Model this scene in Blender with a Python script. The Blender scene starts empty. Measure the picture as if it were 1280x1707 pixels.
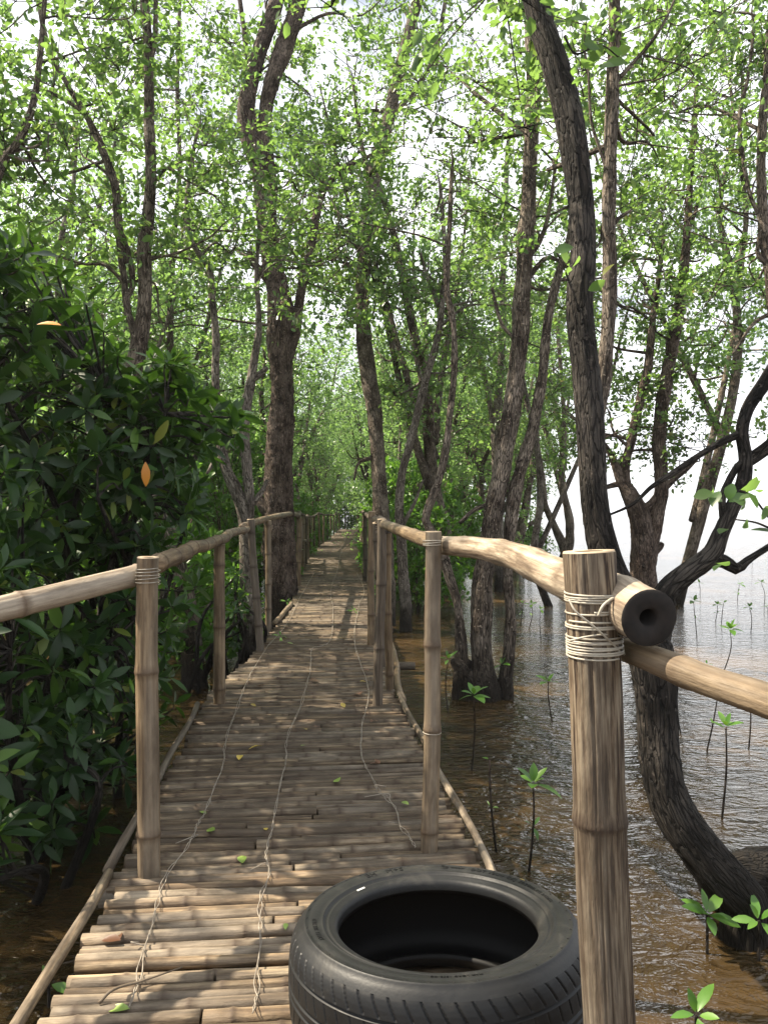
import bpy, math, random
import numpy as np
from mathutils import Vector, Matrix

# ------------------------------------------------------------------ camera, sky, sun
scene = bpy.context.scene
COL = scene.collection
F, CX, HY, CAMZ, DECKZ = 1330.0, 640.0, 853.5, 1.8, 0.5
cam = bpy.data.objects.new('camera', bpy.data.cameras.new('camera'))
COL.objects.link(cam)
cam.location = (0, 0, CAMZ)
cam.rotation_euler = (math.radians(90), 0, 0)
cam.data.sensor_fit = 'VERTICAL'
cam.data.sensor_height = 36.0
cam.data.lens = 36.0 * F / 1707.0
cam.data.clip_start, cam.data.clip_end = 0.05, 5000
scene.camera = cam
SUN_EL = math.radians(52)
SUN_AZ = math.atan2(-0.97, 0.22)               # from +Y, towards +X
SUN = Vector((math.sin(SUN_AZ) * math.cos(SUN_EL), math.cos(SUN_AZ) * math.cos(SUN_EL), math.sin(SUN_EL)))
w = bpy.data.worlds.new('World'); scene.world = w
w.use_nodes = True
nt = w.node_tree; nt.nodes.clear()
wo = nt.nodes.new('ShaderNodeOutputWorld'); bg = nt.nodes.new('ShaderNodeBackground')
sky = nt.nodes.new('ShaderNodeTexSky'); sky.sky_type = 'NISHITA'; sky.sun_disc = False
sky.sun_elevation = SUN_EL; sky.sun_rotation = SUN_AZ
sky.air_density = 1.0; sky.dust_density = 3.0; sky.ozone_density = 1.0
tc = nt.nodes.new('ShaderNodeTexCoord'); mp = nt.nodes.new('ShaderNodeMapping'); mp.inputs['Scale'].default_value = (1, 1, 2.2)
cn = nt.nodes.new('ShaderNodeTexNoise'); cn.inputs['Scale'].default_value = 2.6; cn.inputs['Detail'].default_value = 7
cr = nt.nodes.new('ShaderNodeValToRGB'); cr.color_ramp.elements[0].position = 0.34; cr.color_ramp.elements[1].position = 0.52
cm = nt.nodes.new('ShaderNodeMix'); cm.data_type = 'RGBA'; cm.inputs['B'].default_value = (13, 13.3, 13.8, 1)
nt.links.new(tc.outputs['Generated'], mp.inputs['Vector']); nt.links.new(mp.outputs[0], cn.inputs['Vector'])
nt.links.new(cn.outputs['Fac'], cr.inputs['Fac'])
sz_ = nt.nodes.new('ShaderNodeSeparateXYZ'); nt.links.new(tc.outputs['Generated'], sz_.inputs[0])
hz = nt.nodes.new('ShaderNodeMapRange'); nt.links.new(sz_.outputs['Z'], hz.inputs['Value']); hz.inputs['From Min'].default_value = .08; hz.inputs['From Max'].default_value = .35; hz.inputs['To Min'].default_value = 1; hz.inputs['To Max'].default_value = 0
mxh = nt.nodes.new('ShaderNodeMath'); mxh.operation = 'MAXIMUM'; nt.links.new(cr.outputs['Color'], mxh.inputs[0]); nt.links.new(hz.outputs[0], mxh.inputs[1])
nt.links.new(mxh.outputs[0], cm.inputs['Factor'])
nt.links.new(sky.outputs[0], cm.inputs['A']); nt.links.new(cm.outputs['Result'], bg.inputs['Color'])
bg.inputs['Strength'].default_value = 0.05
nt.links.new(bg.outputs[0], wo.inputs['Surface'])
sl = bpy.data.lights.new('sun', 'SUN'); sl.energy = 5.0; sl.angle = math.radians(0.55); sl.color = (1.0, 0.88, 0.70)
so = bpy.data.objects.new('sun', sl); COL.objects.link(so); so.location = (-20, 8, 30)
so.rotation_euler = (-SUN).to_track_quat('-Z', 'Y').to_euler()
vs = scene.view_settings
vs.view_transform = 'Standard'; vs.look = 'None'; vs.gamma = 1.0; vs.exposure = 1.45; vs.use_curve_mapping = False
cy = scene.cycles
cy.max_bounces = 6; cy.diffuse_bounces = 3; cy.glossy_bounces = 3; cy.transmission_bounces = 3
cy.use_denoising = True; cy.sample_clamp_indirect = 6.0; cy.caustics_reflective = False; cy.caustics_refractive = False

rng = np.random.default_rng(7)

# ------------------------------------------------------------------ materials
def nmat(name):
    m = bpy.data.materials.new(name); m.use_nodes = True
    return m, m.node_tree, m.node_tree.nodes['Principled BSDF']

def nd(nt, typ, **kw):
    n = nt.nodes.new(typ)
    for k, v in kw.items():
        if k in n.inputs: n.inputs[k].default_value = v
        else: setattr(n, k, v)
    return n

def ramp(nt, src, stops):
    r = nt.nodes.new('ShaderNodeValToRGB'); e = r.color_ramp.elements
    while len(e) > 1: e.remove(e[-1])
    for i, (p, c) in enumerate(stops):
        el = e[0] if i == 0 else e.new(p)
        el.position = p; el.color = (c[0], c[1], c[2], 1) if not isinstance(c, float) else (c, c, c, 1)
    nt.links.new(src, r.inputs['Fac']); return r.outputs['Color']

def mixc(nt, fac, a, b, mode='MIX'):
    m = nt.nodes.new('ShaderNodeMix'); m.data_type = 'RGBA'; m.blend_type = mode
    for s, v in (('Factor', fac), ('A', a), ('B', b)):
        if isinstance(v, (int, float)): m.inputs[s].default_value = v
        elif isinstance(v, tuple): m.inputs[s].default_value = (*v, 1)
        else: nt.links.new(v, m.inputs[s])
    return m.outputs['Result']

def vec(nt, attr, scale):
    if attr == 'obj': s = nt.nodes.new('ShaderNodeTexCoord').outputs['Object']
    else:
        a = nt.nodes.new('ShaderNodeAttribute'); a.attribute_name = attr; s = a.outputs['Vector']
    m = nt.nodes.new('ShaderNodeMapping'); m.inputs['Scale'].default_value = scale
    nt.links.new(s, m.inputs['Vector']); return m.outputs[0]

def noise(nt, v, scale, detail=4, rough=0.55, dist=0.0):
    n = nd(nt, 'ShaderNodeTexNoise', Scale=scale, Detail=detail, Roughness=rough, Distortion=dist)
    nt.links.new(v, n.inputs['Vector']); return n.outputs['Fac']

def bump(nt, b, h, strength, dist):
    n = nd(nt, 'ShaderNodeBump', Strength=strength, Distance=dist)
    nt.links.new(h, n.inputs['Height']); nt.links.new(n.outputs[0], b.inputs['Normal']); return n

def island(nt): return nt.nodes.new('ShaderNodeNewGeometry').outputs['Random Per Island']

def leaf_mat(name, cols, trans, tf=0.35, rough=0.38, spec=0.5):
    m, nt, b = nmat(name)
    oi = nt.nodes.new('ShaderNodeObjectInfo')
    c = ramp(nt, island(nt), cols)
    hs = nd(nt, 'ShaderNodeHueSaturation', Saturation=1.0)
    mr = nd(nt, 'ShaderNodeMapRange'); nt.links.new(oi.outputs['Random'], mr.inputs['Value'])
    mr.inputs['To Min'].default_value = 0.75; mr.inputs['To Max'].default_value = 1.25
    nt.links.new(mr.outputs[0], hs.inputs['Value']); nt.links.new(c, hs.inputs['Color'])
    nt.links.new(hs.outputs[0], b.inputs['Base Color'])
    b.inputs['Roughness'].default_value = rough; b.inputs['Specular IOR Level'].default_value = spec
    t = nt.nodes.new('ShaderNodeBsdfTranslucent')
    nt.links.new(mixc(nt, 0.75, hs.outputs[0], trans), t.inputs['Color'])
    mx = nd(nt, 'ShaderNodeMixShader', Fac=tf)
    nt.links.new(b.outputs[0], mx.inputs[1]); nt.links.new(t.outputs[0], mx.inputs[2])
    nt.links.new(mx.outputs[0], nt.nodes['Material Output'].inputs['Surface'])
    return m

M = {}
M['leaf'] = leaf_mat('mangrove_leaf', [(0, (.026, .060, .022)), (.45, (.046, .098, .030)), (.8, (.070, .130, .036)), (.96, (.12, .165, .04)), (1, (.24, .19, .03))], (.33, .56, .11), .45, .34)
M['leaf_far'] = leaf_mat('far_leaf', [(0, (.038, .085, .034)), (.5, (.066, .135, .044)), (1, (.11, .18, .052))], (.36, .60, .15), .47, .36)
M['leaf_bush'] = leaf_mat('bush_leaf', [(0, (.03, .085, .015)), (.5, (.05, .13, .02)), (1, (.10, .20, .03))], (.20, .42, .04), .40)
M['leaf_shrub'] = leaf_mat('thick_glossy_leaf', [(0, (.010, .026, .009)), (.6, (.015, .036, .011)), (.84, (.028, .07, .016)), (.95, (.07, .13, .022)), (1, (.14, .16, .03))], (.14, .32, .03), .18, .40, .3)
M['leaf_sprout'] = leaf_mat('sprout_leaf', [(0, (.05, .13, .02)), (.5, (.08, .19, .025)), (1, (.14, .25, .04))], (.25, .5, .05), .3)
M['leaf_orange'] = leaf_mat('withered_orange_leaf', [(0, (.5, .17, .02)), (1, (.6, .26, .03))], (.7, .3, .03), .3)
M['leaf_fall'] = leaf_mat('fallen_leaf_surface', [(0, (.42, .30, .05)), (1, (.48, .36, .08))], (.5, .4, .05), .1)
M['leaf_brown'] = leaf_mat('dry_brown_leaf', [(0, (.10, .042, .022)), (1, (.13, .06, .03))], (.2, .1, .03), .1)
M['leaf_pale'] = leaf_mat('fallen_green_leaf', [(0, (.22, .34, .07)), (1, (.26, .36, .08))], (.3, .45, .05), .15)

def bark_mat(name, dark, mid, light, wet_shade=True, bs=1.0, crack=55.):
    m, nt, b = nmat(name)
    v1 = vec(nt, 'limb', (1, 1, .16)); v2 = vec(nt, 'limb', (1, 1, .8))
    n1 = noise(nt, v1, 26, 7, .72, .8); n2 = noise(nt, v2, 5, 4); n3 = noise(nt, v2, 42, 3)
    c = ramp(nt, n1, [(.36, dark), (.50, mid), (.66, light)])
    c = mixc(nt, ramp(nt, n2, [(.42, 0.0), (.70, .75)]), c, tuple(x * 1.5 + .03 for x in light))      # lichen
    vv = nd(nt, 'ShaderNodeTexVoronoi', feature='DISTANCE_TO_EDGE', Scale=crack); vd = nt.nodes.new('ShaderNodeVectorMath'); vd.operation = 'MULTIPLY_ADD'
    nz = nd(nt, 'ShaderNodeTexNoise', Scale=14., Detail=4); nt.links.new(v1, nz.inputs['Vector']); nt.links.new(nz.outputs['Color'], vd.inputs[0]); vd.inputs[1].default_value = (.05, .05, .05); nt.links.new(v1, vd.inputs[2])
    nt.links.new(vd.outputs[0], vv.inputs['Vector'])
    ck = ramp(nt, vv.outputs['Distance'], [(0, .25), (.12, 1.0)])
    c = mixc(nt, ck, tuple(x * .6 for x in dark), c)
    c = mixc(nt, ramp(nt, n3, [(.62, 0.0), (.70, .8)]), c, tuple(min(.5, x * 1.9 + .02) for x in light))
    if wet_shade:                                                                                            # tide mark and damp foot, carried higher as painted shade of trunk bases
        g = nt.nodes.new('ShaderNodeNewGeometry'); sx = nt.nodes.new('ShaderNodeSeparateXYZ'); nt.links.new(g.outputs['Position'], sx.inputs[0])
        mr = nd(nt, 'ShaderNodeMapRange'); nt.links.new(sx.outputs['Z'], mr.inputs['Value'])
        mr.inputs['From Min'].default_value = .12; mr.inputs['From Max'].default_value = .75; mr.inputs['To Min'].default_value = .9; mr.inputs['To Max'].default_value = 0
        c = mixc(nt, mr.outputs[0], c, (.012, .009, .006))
    nt.links.new(c, b.inputs['Base Color']); b.inputs['Roughness'].default_value = .85
    b.inputs['Specular IOR Level'].default_value = .25
    ad = nd(nt, 'ShaderNodeMath', operation='ADD'); nt.links.new(n1, ad.inputs[0])
    mu = nd(nt, 'ShaderNodeMath', operation='MULTIPLY'); mu.inputs[1].default_value = .4; nt.links.new(n3, mu.inputs[0]); nt.links.new(mu.outputs[0], ad.inputs[1])
    a3 = nd(nt, 'ShaderNodeMath', operation='ADD'); nt.links.new(ad.outputs[0], a3.inputs[0]); nt.links.new(ck, a3.inputs[1])
    bump(nt, b, a3.outputs[0], bs, .03)
    return m
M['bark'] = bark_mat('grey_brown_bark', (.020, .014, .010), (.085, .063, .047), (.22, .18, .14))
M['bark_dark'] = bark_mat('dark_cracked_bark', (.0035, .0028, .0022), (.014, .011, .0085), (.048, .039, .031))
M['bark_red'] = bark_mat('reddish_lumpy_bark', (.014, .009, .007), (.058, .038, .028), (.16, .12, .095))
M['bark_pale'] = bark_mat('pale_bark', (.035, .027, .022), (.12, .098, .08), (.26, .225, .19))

def bamboo_mat(name, cols, nodecol, dirt=.5, streak=1.0, bs=.35, rough=.6, island_var=.5, mud=0., grime=(.05, .035, .022), fine=70, lim=(.34, .5, .68)):
    m, nt, b = nmat(name)
    v = vec(nt, 'limb', (1, 1, .055)); v2 = vec(nt, 'limb', (1, 1, .35))
    ns = noise(nt, v, fine, 5, .6); nb = noise(nt, v2, 11, 5, .6); nf = noise(nt, v2, 50, 3)
    c = ramp(nt, ns, [(lim[0], cols[0]), (lim[1], cols[1]), (lim[2], cols[2])])
    iv = ramp(nt, island(nt), [(0, (.42, .36, .31)), (.2, (.95, .9, .82)), (.3, (.62, .55, .48)), (.5, (1.1, 1.02, .93)), (.62, (.7, .68, .64)), (.8, (1.25, 1.2, 1.1)), (1, (.8, .7, .6))])
    c = mixc(nt, island_var, c, mixc(nt, 1.0, c, iv, 'MULTIPLY'))
    vlo = vec(nt, 'limb', (1, 1, .03)); nw = noise(nt, vlo, 14, 3); nm_ = noise(nt, vec(nt, 'limb', (1, 1, .2)), 22, 4, .65)
    g0 = tuple(sum(cols[1]) / 3 * k for k in (1.16, 1.0, .78)); g1 = tuple(sum(cols[2]) / 3 * k for k in (1.14, 1.0, .80))
    c = mixc(nt, ramp(nt, nw, [(.44, 0.0), (.60, .6)]), c, mixc(nt, ns, g0, g1))          # silvered strips
    c = mixc(nt, ramp(nt, nm_, [(.54, 0.0), (.66, .65 * dirt)]), c, tuple(x * .55 for x in cols[0]))   # mildew
    c = mixc(nt, ramp(nt, nb, [(.45, 0.0), (.68, dirt)]), c, grime)
    if mud:                                                                      # trodden mud and damp patches
        mo = noise(nt, vec(nt, 'obj', (1, 1.6, 1)), 3.2, 6, .7, .6)
        c = mixc(nt, ramp(nt, mo, [(.44, 0.0), (.64, mud)]), c, (.055, .042, .030))
    at = nt.nodes.new('ShaderNodeAttribute'); at.attribute_name = 'node'
    c = mixc(nt, at.outputs['Fac'], c, nodecol)
    nt.links.new(c, b.inputs['Base Color']); b.inputs['Roughness'].default_value = rough
    b.inputs['Specular IOR Level'].default_value = .3
    ad = nd(nt, 'ShaderNodeMath', operation='ADD'); nt.links.new(ns, ad.inputs[0]); nt.links.new(nf, ad.inputs[1])
    bump(nt, b, ad.outputs[0], bs, .006)
    return m
M['bamboo'] = bamboo_mat('weathered_bamboo', [(.085, .056, .032), (.19, .136, .082), (.29, .222, .14)], (.07, .045, .027), .7, bs=.6)
M['bamboo_old'] = bamboo_mat('grey_old_bamboo', [(.05, .038, .028), (.105, .082, .06), (.18, .145, .11)], (.04, .028, .02), .6, bs=.5, rough=.75)
M['slat'] = bamboo_mat('bamboo_slat', [(.07, .048, .03), (.215, .158, .10), (.42, .34, .225)], (.05, .033, .022), .85, bs=.6, rough=.7, island_var=.95, mud=.55)
M['slat_old'] = bamboo_mat('worn_bamboo_slat', [(.038, .025, .016), (.135, .10, .066), (.30, .245, .165)], (.05, .033, .022), .9, bs=.7, rough=.75, island_var=.95, mud=.75)
M['rail'] = bamboo_mat('sun_bleached_bamboo', [(.12, .085, .06), (.28, .225, .165), (.48, .42, .33)], (.10, .065, .04), .6, bs=.6)
M['post_big'] = bamboo_mat('cracked_grey_bamboo', [(.022, .013, .008), (.12, .086, .056), (.22, .178, .125)], (.03, .018, .011), .75, bs=.7, rough=.7, island_var=0, fine=120, lim=(.40, .485, .60))
m, nt, b = nmat('log_end_grain'); v = vec(nt, 'limb', (1, 1, 1))
nt.links.new(ramp(nt, noise(nt, v, 60, 5), [(.3, (.004, .003, .0025)), (.7, (.014, .010, .008))]), b.inputs['Base Color']); b.inputs['Roughness'].default_value = .9; M['end_grain'] = m  # end face colour darkened to stand in for the shadow on it
m, nt, b = nmat('cut_wood'); v = vec(nt, 'obj', (1, 1, 1))
nt.links.new(ramp(nt, noise(nt, v, 40, 5), [(.3, (.30, .22, .14)), (.7, (.48, .38, .26))]), b.inputs['Base Color']); b.inputs['Roughness'].default_value = .8; M['cut'] = m
m, nt, b = nmat('hollow_dark'); b.inputs['Base Color'].default_value = (.02, .014, .01, 1); b.inputs['Roughness'].default_value = .9; M['hollow'] = m
m, nt, b = nmat('tie_wire'); v = vec(nt, 'obj', (1, 1, 1))
nt.links.new(ramp(nt, noise(nt, v, 25, 3), [(.3, (.25, .225, .18)), (.7, (.42, .385, .315))]), b.inputs['Base Color']); b.inputs['Roughness'].default_value = .5; M['wire'] = m
m, nt, b = nmat('twine'); v = vec(nt, 'obj', (1, 1, 1))
nt.links.new(ramp(nt, noise(nt, v, 30, 3), [(.3, (.15, .125, .10)), (.7, (.33, .29, .23))]), b.inputs['Base Color']); b.inputs['Roughness'].default_value = .8; M['twine'] = m
m, nt, b = nmat('tyre_rubber'); v = vec(nt, 'obj', (1, 1, 1))
n1 = noise(nt, v, 7, 6, .7, .8); n2 = noise(nt, v, 90, 3)
c = ramp(nt, n1, [(.32, (.004, .0042, .0046)), (.58, (.007, .0073, .0076)), (.72, (.022, .020, .017))])
nt.links.new(c, b.inputs['Base Color'])
nt.links.new(ramp(nt, n1, [(.3, .38), (.7, .62)]), b.inputs['Roughness']); b.inputs['Specular IOR Level'].default_value = .28; bump(nt, b, n2, .12, .004); M['rubber'] = m
m, nt, b = nmat('tyre_dust_rubber'); v = vec(nt, 'obj', (1, 1, 1))
n1 = noise(nt, v, 6, 6, .7, .8); n2 = noise(nt, v, 120, 3)
nt.links.new(ramp(nt, n1, [(.32, (.0055, .006, .0065)), (.58, (.013, .0132, .013)), (.72, (.034, .032, .028))]), b.inputs['Base Color']); b.inputs['Roughness'].default_value = .48
b.inputs['Specular IOR Level'].default_value = .34; bump(nt, b, n2, .12, .004); M['rubber_dust'] = m
m, nt, b = nmat('tyre_liner'); b.inputs['Base Color'].default_value = (.004, .004, .004, 1); b.inputs['Roughness'].default_value = .6; b.inputs['Specular IOR Level'].default_value = .2; M['liner'] = m
m, nt, b = nmat('white_paint_mark'); b.inputs['Base Color'].default_value = (.6, .6, .58, 1); b.inputs['Roughness'].default_value = .7; M['mark'] = m
# muddy tidal water
m, nt, b = nmat('muddy_water')
v = vec(nt, 'obj', (1, 1, 1)); vs_ = vec(nt, 'obj', (.75, 1.35, 1))
nbig = noise(nt, v, .35, 4, .6, .4)
nt.links.new(ramp(nt, nbig, [(.42, (.018, .0125, .0055)), (.68, (.082, .050, .021))]), b.inputs['Base Color'])
b.inputs['Roughness'].default_value = .04; b.inputs['IOR'].default_value = 1.33; b.inputs['Specular IOR Level'].default_value = .5
h1 = noise(nt, vs_, 7.5, 3, .55, 1.2); h2 = noise(nt, vs_, 20, 2, .5, .6); h3 = noise(nt, v, 1.6, 2)
a1 = nd(nt, 'ShaderNodeMath', operation='MULTIPLY_ADD'); nt.links.new(h2, a1.inputs[0]); a1.inputs[1].default_value = .30; nt.links.new(h1, a1.inputs[2])
a2 = nd(nt, 'ShaderNodeMath', operation='MULTIPLY_ADD'); nt.links.new(h3, a2.inputs[0]); a2.inputs[1].default_value = .8; nt.links.new(a1.outputs[0], a2.inputs[2])
bump(nt, b, a2.outputs[0], .6, .08); M['water'] = m

# ------------------------------------------------------------------ mesh helpers
class MB:
    def __init__(s): s.V, s.L, s.N, s.Q, s.T, s.qm, s.tm, s.n = [], [], [], [], [], [], [], 0
    def add(s, v, q=None, t=None, limb=None, node=None, mat=0):
        v = np.asarray(v, float).reshape(-1, 3); k = len(v)
        s.V.append(v); s.L.append(np.zeros((k, 3)) if limb is None else limb); s.N.append(np.zeros(k) if node is None else node)
        if q is not None and len(q): q = np.asarray(q, int).reshape(-1, 4) + s.n; s.Q.append(q); s.qm.append(np.full(len(q), mat))
        if t is not None and len(t): t = np.asarray(t, int).reshape(-1, 3) + s.n; s.T.append(t); s.tm.append(np.full(len(t), mat))
        s.n += k
    def build(s, name, mats, parent=None, origin=None, smooth=True):
        if s.n == 0: return None
        v = np.concatenate(s.V)
        org = np.array(origin if origin is not None else (parent.location if parent is not None else (0, 0, 0)), float)
        v = v - org
        q = np.concatenate(s.Q) if s.Q else np.zeros((0, 4), int); t = np.concatenate(s.T) if s.T else np.zeros((0, 3), int)
        me = bpy.data.meshes.new(name)
        me.vertices.add(len(v)); me.vertices.foreach_set('co', v.astype(np.float32).ravel())
        loops = np.concatenate([q.ravel(), t.ravel()]).astype(np.int32)
        me.loops.add(len(loops)); me.loops.foreach_set('vertex_index', loops)
        st = np.concatenate([np.arange(len(q)) * 4, len(q) * 4 + np.arange(len(t)) * 3]).astype(np.int32)
        me.polygons.add(len(st)); me.polygons.foreach_set('loop_start', st)
        mi = np.concatenate(s.qm + s.tm).astype(np.int32)
        mats = mats if isinstance(mats, (list, tuple)) else [mats]
        for mm in mats: me.materials.append(mm)
        me.polygons.foreach_set('material_index', mi)
        me.polygons.foreach_set('use_smooth', np.full(len(st), smooth))
        L = np.concatenate(s.L)
        if np.any(L):
            a = me.attributes.new('limb', 'FLOAT_VECTOR', 'POINT'); a.data.foreach_set('vector', L.astype(np.float32).ravel())
            a = me.attributes.new('node', 'FLOAT', 'POINT'); a.data.foreach_set('value', np.concatenate(s.N).astype(np.float32))
        me.update(calc_edges=True); me.validate()
        o = bpy.data.objects.new(name, me); COL.objects.link(o)
        if parent is not None: o.parent = parent
        else: o.location = org
        return o

def tag(o, label, cat, group=None):
    o['label'] = label; o['category'] = cat
    if group: o['group'] = group
    return o
def thing(name, label, cat, loc=(0, 0, 0), group=None):
    o = bpy.data.objects.new(name, None); COL.objects.link(o); o.location = loc; o.empty_display_size = .2
    return tag(o, label, cat, group)
def copy_tree(o, parent=None):
    c = o.copy(); COL.objects.link(c); c.parent = parent
    for ch in list(o.children): copy_tree(ch, c)
    return c
def P(px, py, d): return np.array([(px - CX) / F * d, d, CAMZ - (py - HY) / F * d])
def unit(a): a = np.asarray(a, float); return a / np.maximum(np.linalg.norm(a, axis=-1, keepdims=True), 1e-9)

def spline(p, n=6):
    p = np.asarray(p, float)
    if len(p) < 3: 
        t = np.linspace(0, 1, n + 1)[:, None]; return p[0] * (1 - t) + p[-1] * t
    e = np.vstack([2 * p[0] - p[1], p, 2 * p[-1] - p[-2]]); out = []
    t = np.linspace(0, 1, n, endpoint=False)[:, None]
    for i in range(1, len(e) - 2):
        a, b, c, d = e[i - 1], e[i], e[i + 1], e[i + 2]
        out.append(.5 * (2 * b + (c - a) * t + (2 * a - 5 * b + 4 * c - d) * t ** 2 + (3 * b - a - 3 * c + d) * t ** 3))
    out.append(p[-1:]); return np.concatenate(out)

def frames(p):
    t = unit(np.gradient(p, axis=0)); u = np.zeros_like(p)
    ref = np.array([0, 0, 1.]) if abs(t[0][2]) < .9 else np.array([1., 0, 0])
    cur = unit(np.cross(t[0], ref))
    for i in range(len(p)):
        cur = unit(cur - t[i] * np.dot(cur, t[i])); u[i] = cur
    return t, u, np.cross(t, u)

def tube(mb, p, r, sides=8, rough=0., seed=0, cap=True, node=None, mat=0, ridge=0., l0=None, cracks=0):
    p = np.asarray(p, float); r = np.broadcast_to(np.asarray(r, float), (len(p),))
    t, u, v = frames(p); th = np.linspace(0, 2 * np.pi, sides, endpoint=False)
    s = np.concatenate([[0], np.cumsum(np.linalg.norm(np.diff(p, axis=0), axis=1))])
    R = np.repeat(r[:, None], sides, 1)
    g = np.random.default_rng(int(seed) + 11)
    if rough or ridge:
        k = np.zeros_like(R); rm = max(r.mean(), .01)
        for a in (1, 2, 3, 4, 5): k += np.sin(a * th[None] + g.uniform(0, 6.28) + s[:, None] / rm * g.uniform(.1, .9) * g.choice([-1, 1])) * g.uniform(.3, 1) / a ** .4
        k += .8 * np.sin(s[:, None] / rm * g.uniform(.2, .6) + g.uniform(0, 6)) 
        R = R * (1 + rough * k * .5)
        if ridge:
            q = np.zeros_like(R)
            for a in (7, 9, 11, 13, 16): q += np.sin(a * th[None] + g.uniform(0, 6.28) + np.sin(s[:, None] * g.uniform(3, 9) + g.uniform(0, 6)) * 1.5)
            q += g.normal(0, .9, R.shape); R = R * (1 + ridge * q * .35)
    N = np.zeros((len(p), sides)) if node is None else np.repeat(np.asarray(node)[:, None], sides, 1)
    for k in range(cracks):
        a0, s0, hl = g.uniform(0, 6.28), g.uniform(0, s[-1]), g.uniform(.15, .6)
        dth = (th[None] - a0 - .04 * np.sin(s[:, None] * g.uniform(2, 6) + a0) + np.pi) % (2 * np.pi) - np.pi
        mk = np.exp(-(dth / .03) ** 2) * np.clip(1.5 - np.abs(s[:, None] - s0) / hl * 1.5, 0, 1); R = R - .0022 * mk; N = np.maximum(N, .95 * mk)
    c, sn = np.cos(th), np.sin(th)
    V = p[:, None] + R[..., None] * (c[None, :, None] * u[:, None] + sn[None, :, None] * v[:, None])
    off = g.uniform(0, 40) if l0 is None else l0
    L = np.stack([np.broadcast_to(c, R.shape) * r[:, None] + off, np.broadcast_to(sn, R.shape) * r[:, None], np.repeat(s[:, None] + off, sides, 1)], -1)
    n, i = len(p), np.arange(sides); j = (i + 1) % sides; k = np.arange(n - 1)[:, None] * sides
    q = np.stack([k + i, k + j, k + sides + j, k + sides + i], -1).reshape(-1, 4)
    V = V.reshape(-1, 3); L = L.reshape(-1, 3)
    N = N.reshape(-1)
    tr = None
    if cap:
        V = np.vstack([V, p[0], p[-1]]); L = np.vstack([L, L[0], L[-2]]); N = np.append(N, [0, 0])
        a, b = n * sides, n * sides + 1
        tr = np.vstack([np.stack([np.full(sides, a), j, i], 1), np.stack([np.full(sides, b), (n - 1) * sides + i, (n - 1) * sides + j], 1)])
    mb.add(V, q, tr, L, N, mat)

def pole(mb, a, b, ra, rb, seed, sides=12, gap=.3, sag=0., mat=0, hollow=0, wob=.004, nodes=True, step=.09, at=None, bul=.10, cracks=0):
    """a bamboo pole from a to b with swollen nodes; hollow 1 opens the b end, ratio .55"""
    g = np.random.default_rng(seed + 991); a, b = np.asarray(a, float), np.asarray(b, float)
    Ln = np.linalg.norm(b - a); base = np.arange(0, Ln, step) if nodes else np.array([0.])
    nz = []; z = g.uniform(.05, gap)
    while z < Ln: nz.append(z); z += gap * g.uniform(.8, 1.2)
    if at is not None: nz = list(at)
    ss = [base, [Ln]]
    if nodes:
        for z in nz: ss.append(np.clip([z - .03, z - .011, z - .004, z, z + .006, z + .03], 0, Ln))
    s = np.unique(np.round(np.concatenate(ss), 4)); tt = s / Ln
    ax = unit(b - a); x1 = unit(np.cross(ax, [0.3, .5, .8])); x2 = np.cross(ax, x1)
    ph = g.uniform(0, 6.28, 4)
    p = a + (b - a) * tt[:, None] + x1 * (wob * np.sin(s * 3 + ph[0]) + wob * .7 * np.sin(s * 7 + ph[1]))[:, None] + x2 * (wob * np.sin(s * 2.6 + ph[2]))[:, None]
    p[:, 2] -= sag * 4 * tt * (1 - tt)
    r = ra + (rb - ra) * tt; nodev = np.zeros(len(s))
    for z in nz:
        dd = np.abs(s - z); r = r * (1 + bul * np.exp(-(dd / .008) ** 2) + .03 * np.exp(-(dd / .03) ** 2)); nodev = np.maximum(nodev, np.exp(-(dd / .012) ** 2) * .8)
    tube(mb, p, r, sides, .03, seed, cap=not hollow, node=nodev, mat=mat, cracks=cracks)
    if hollow:
        t, u, v = frames(p); th = np.linspace(0, 2 * np.pi, sides, endpoint=False)
        ring = lambda k, rr, dz: p[k] + t[k] * dz + rr * (np.cos(th)[:, None] * u[k] + np.sin(th)[:, None] * v[k])
        e = r[-1]; V = np.vstack([ring(-1, e, 0), ring(-1, e * .97, .004), ring(-1, e * .55, .003), ring(-1, e * .50, -.07)])
        i = np.arange(sides); j = (i + 1) % sides
        q = np.vstack([np.stack([k * sides + i, k * sides + j, (k + 1) * sides + j, (k + 1) * sides + i], 1) for k in range(3)])
        Lm = np.concatenate([(V - p[-1])]) + 3.0
        mb.add(V, q[:2 * sides], None, Lm, None, 1)
        V2 = np.vstack([V[2 * sides:], p[-1] - t[-1] * .07]); 
        mb.add(V2, np.stack([i, j, sides + j, sides + i], 1), np.stack([np.full(sides, 2 * sides), sides + i, sides + j], 1), np.zeros((2 * sides + 1, 3)) + 3, None, 2)
        mb.add(p[:1] * 1 + np.array([[0, 0, 0]]), None, None)

def coil(mb, c, ax, r, h0, h1, turns, wr, seed=0, flat=1.0):
    ax = unit(ax); x1 = unit(np.cross(ax, [.2, .9, .1])); x2 = np.cross(ax, x1); g = np.random.default_rng(seed)
    n = int(turns * 22); t = np.linspace(0, 1, n); th = t * turns * 2 * np.pi + g.uniform(0, 6)
    h = h0 + (h1 - h0) * t + .0014 * np.sin(th * .5 + g.uniform(0, 6)) + .0008 * np.sin(th * 1.3)
    p = np.asarray(c) + ax * h[:, None] + (x1 * np.cos(th)[:, None] + x2 * np.sin(th)[:, None]) * (r + wr)
    tube(mb, p, wr, 5)

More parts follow.
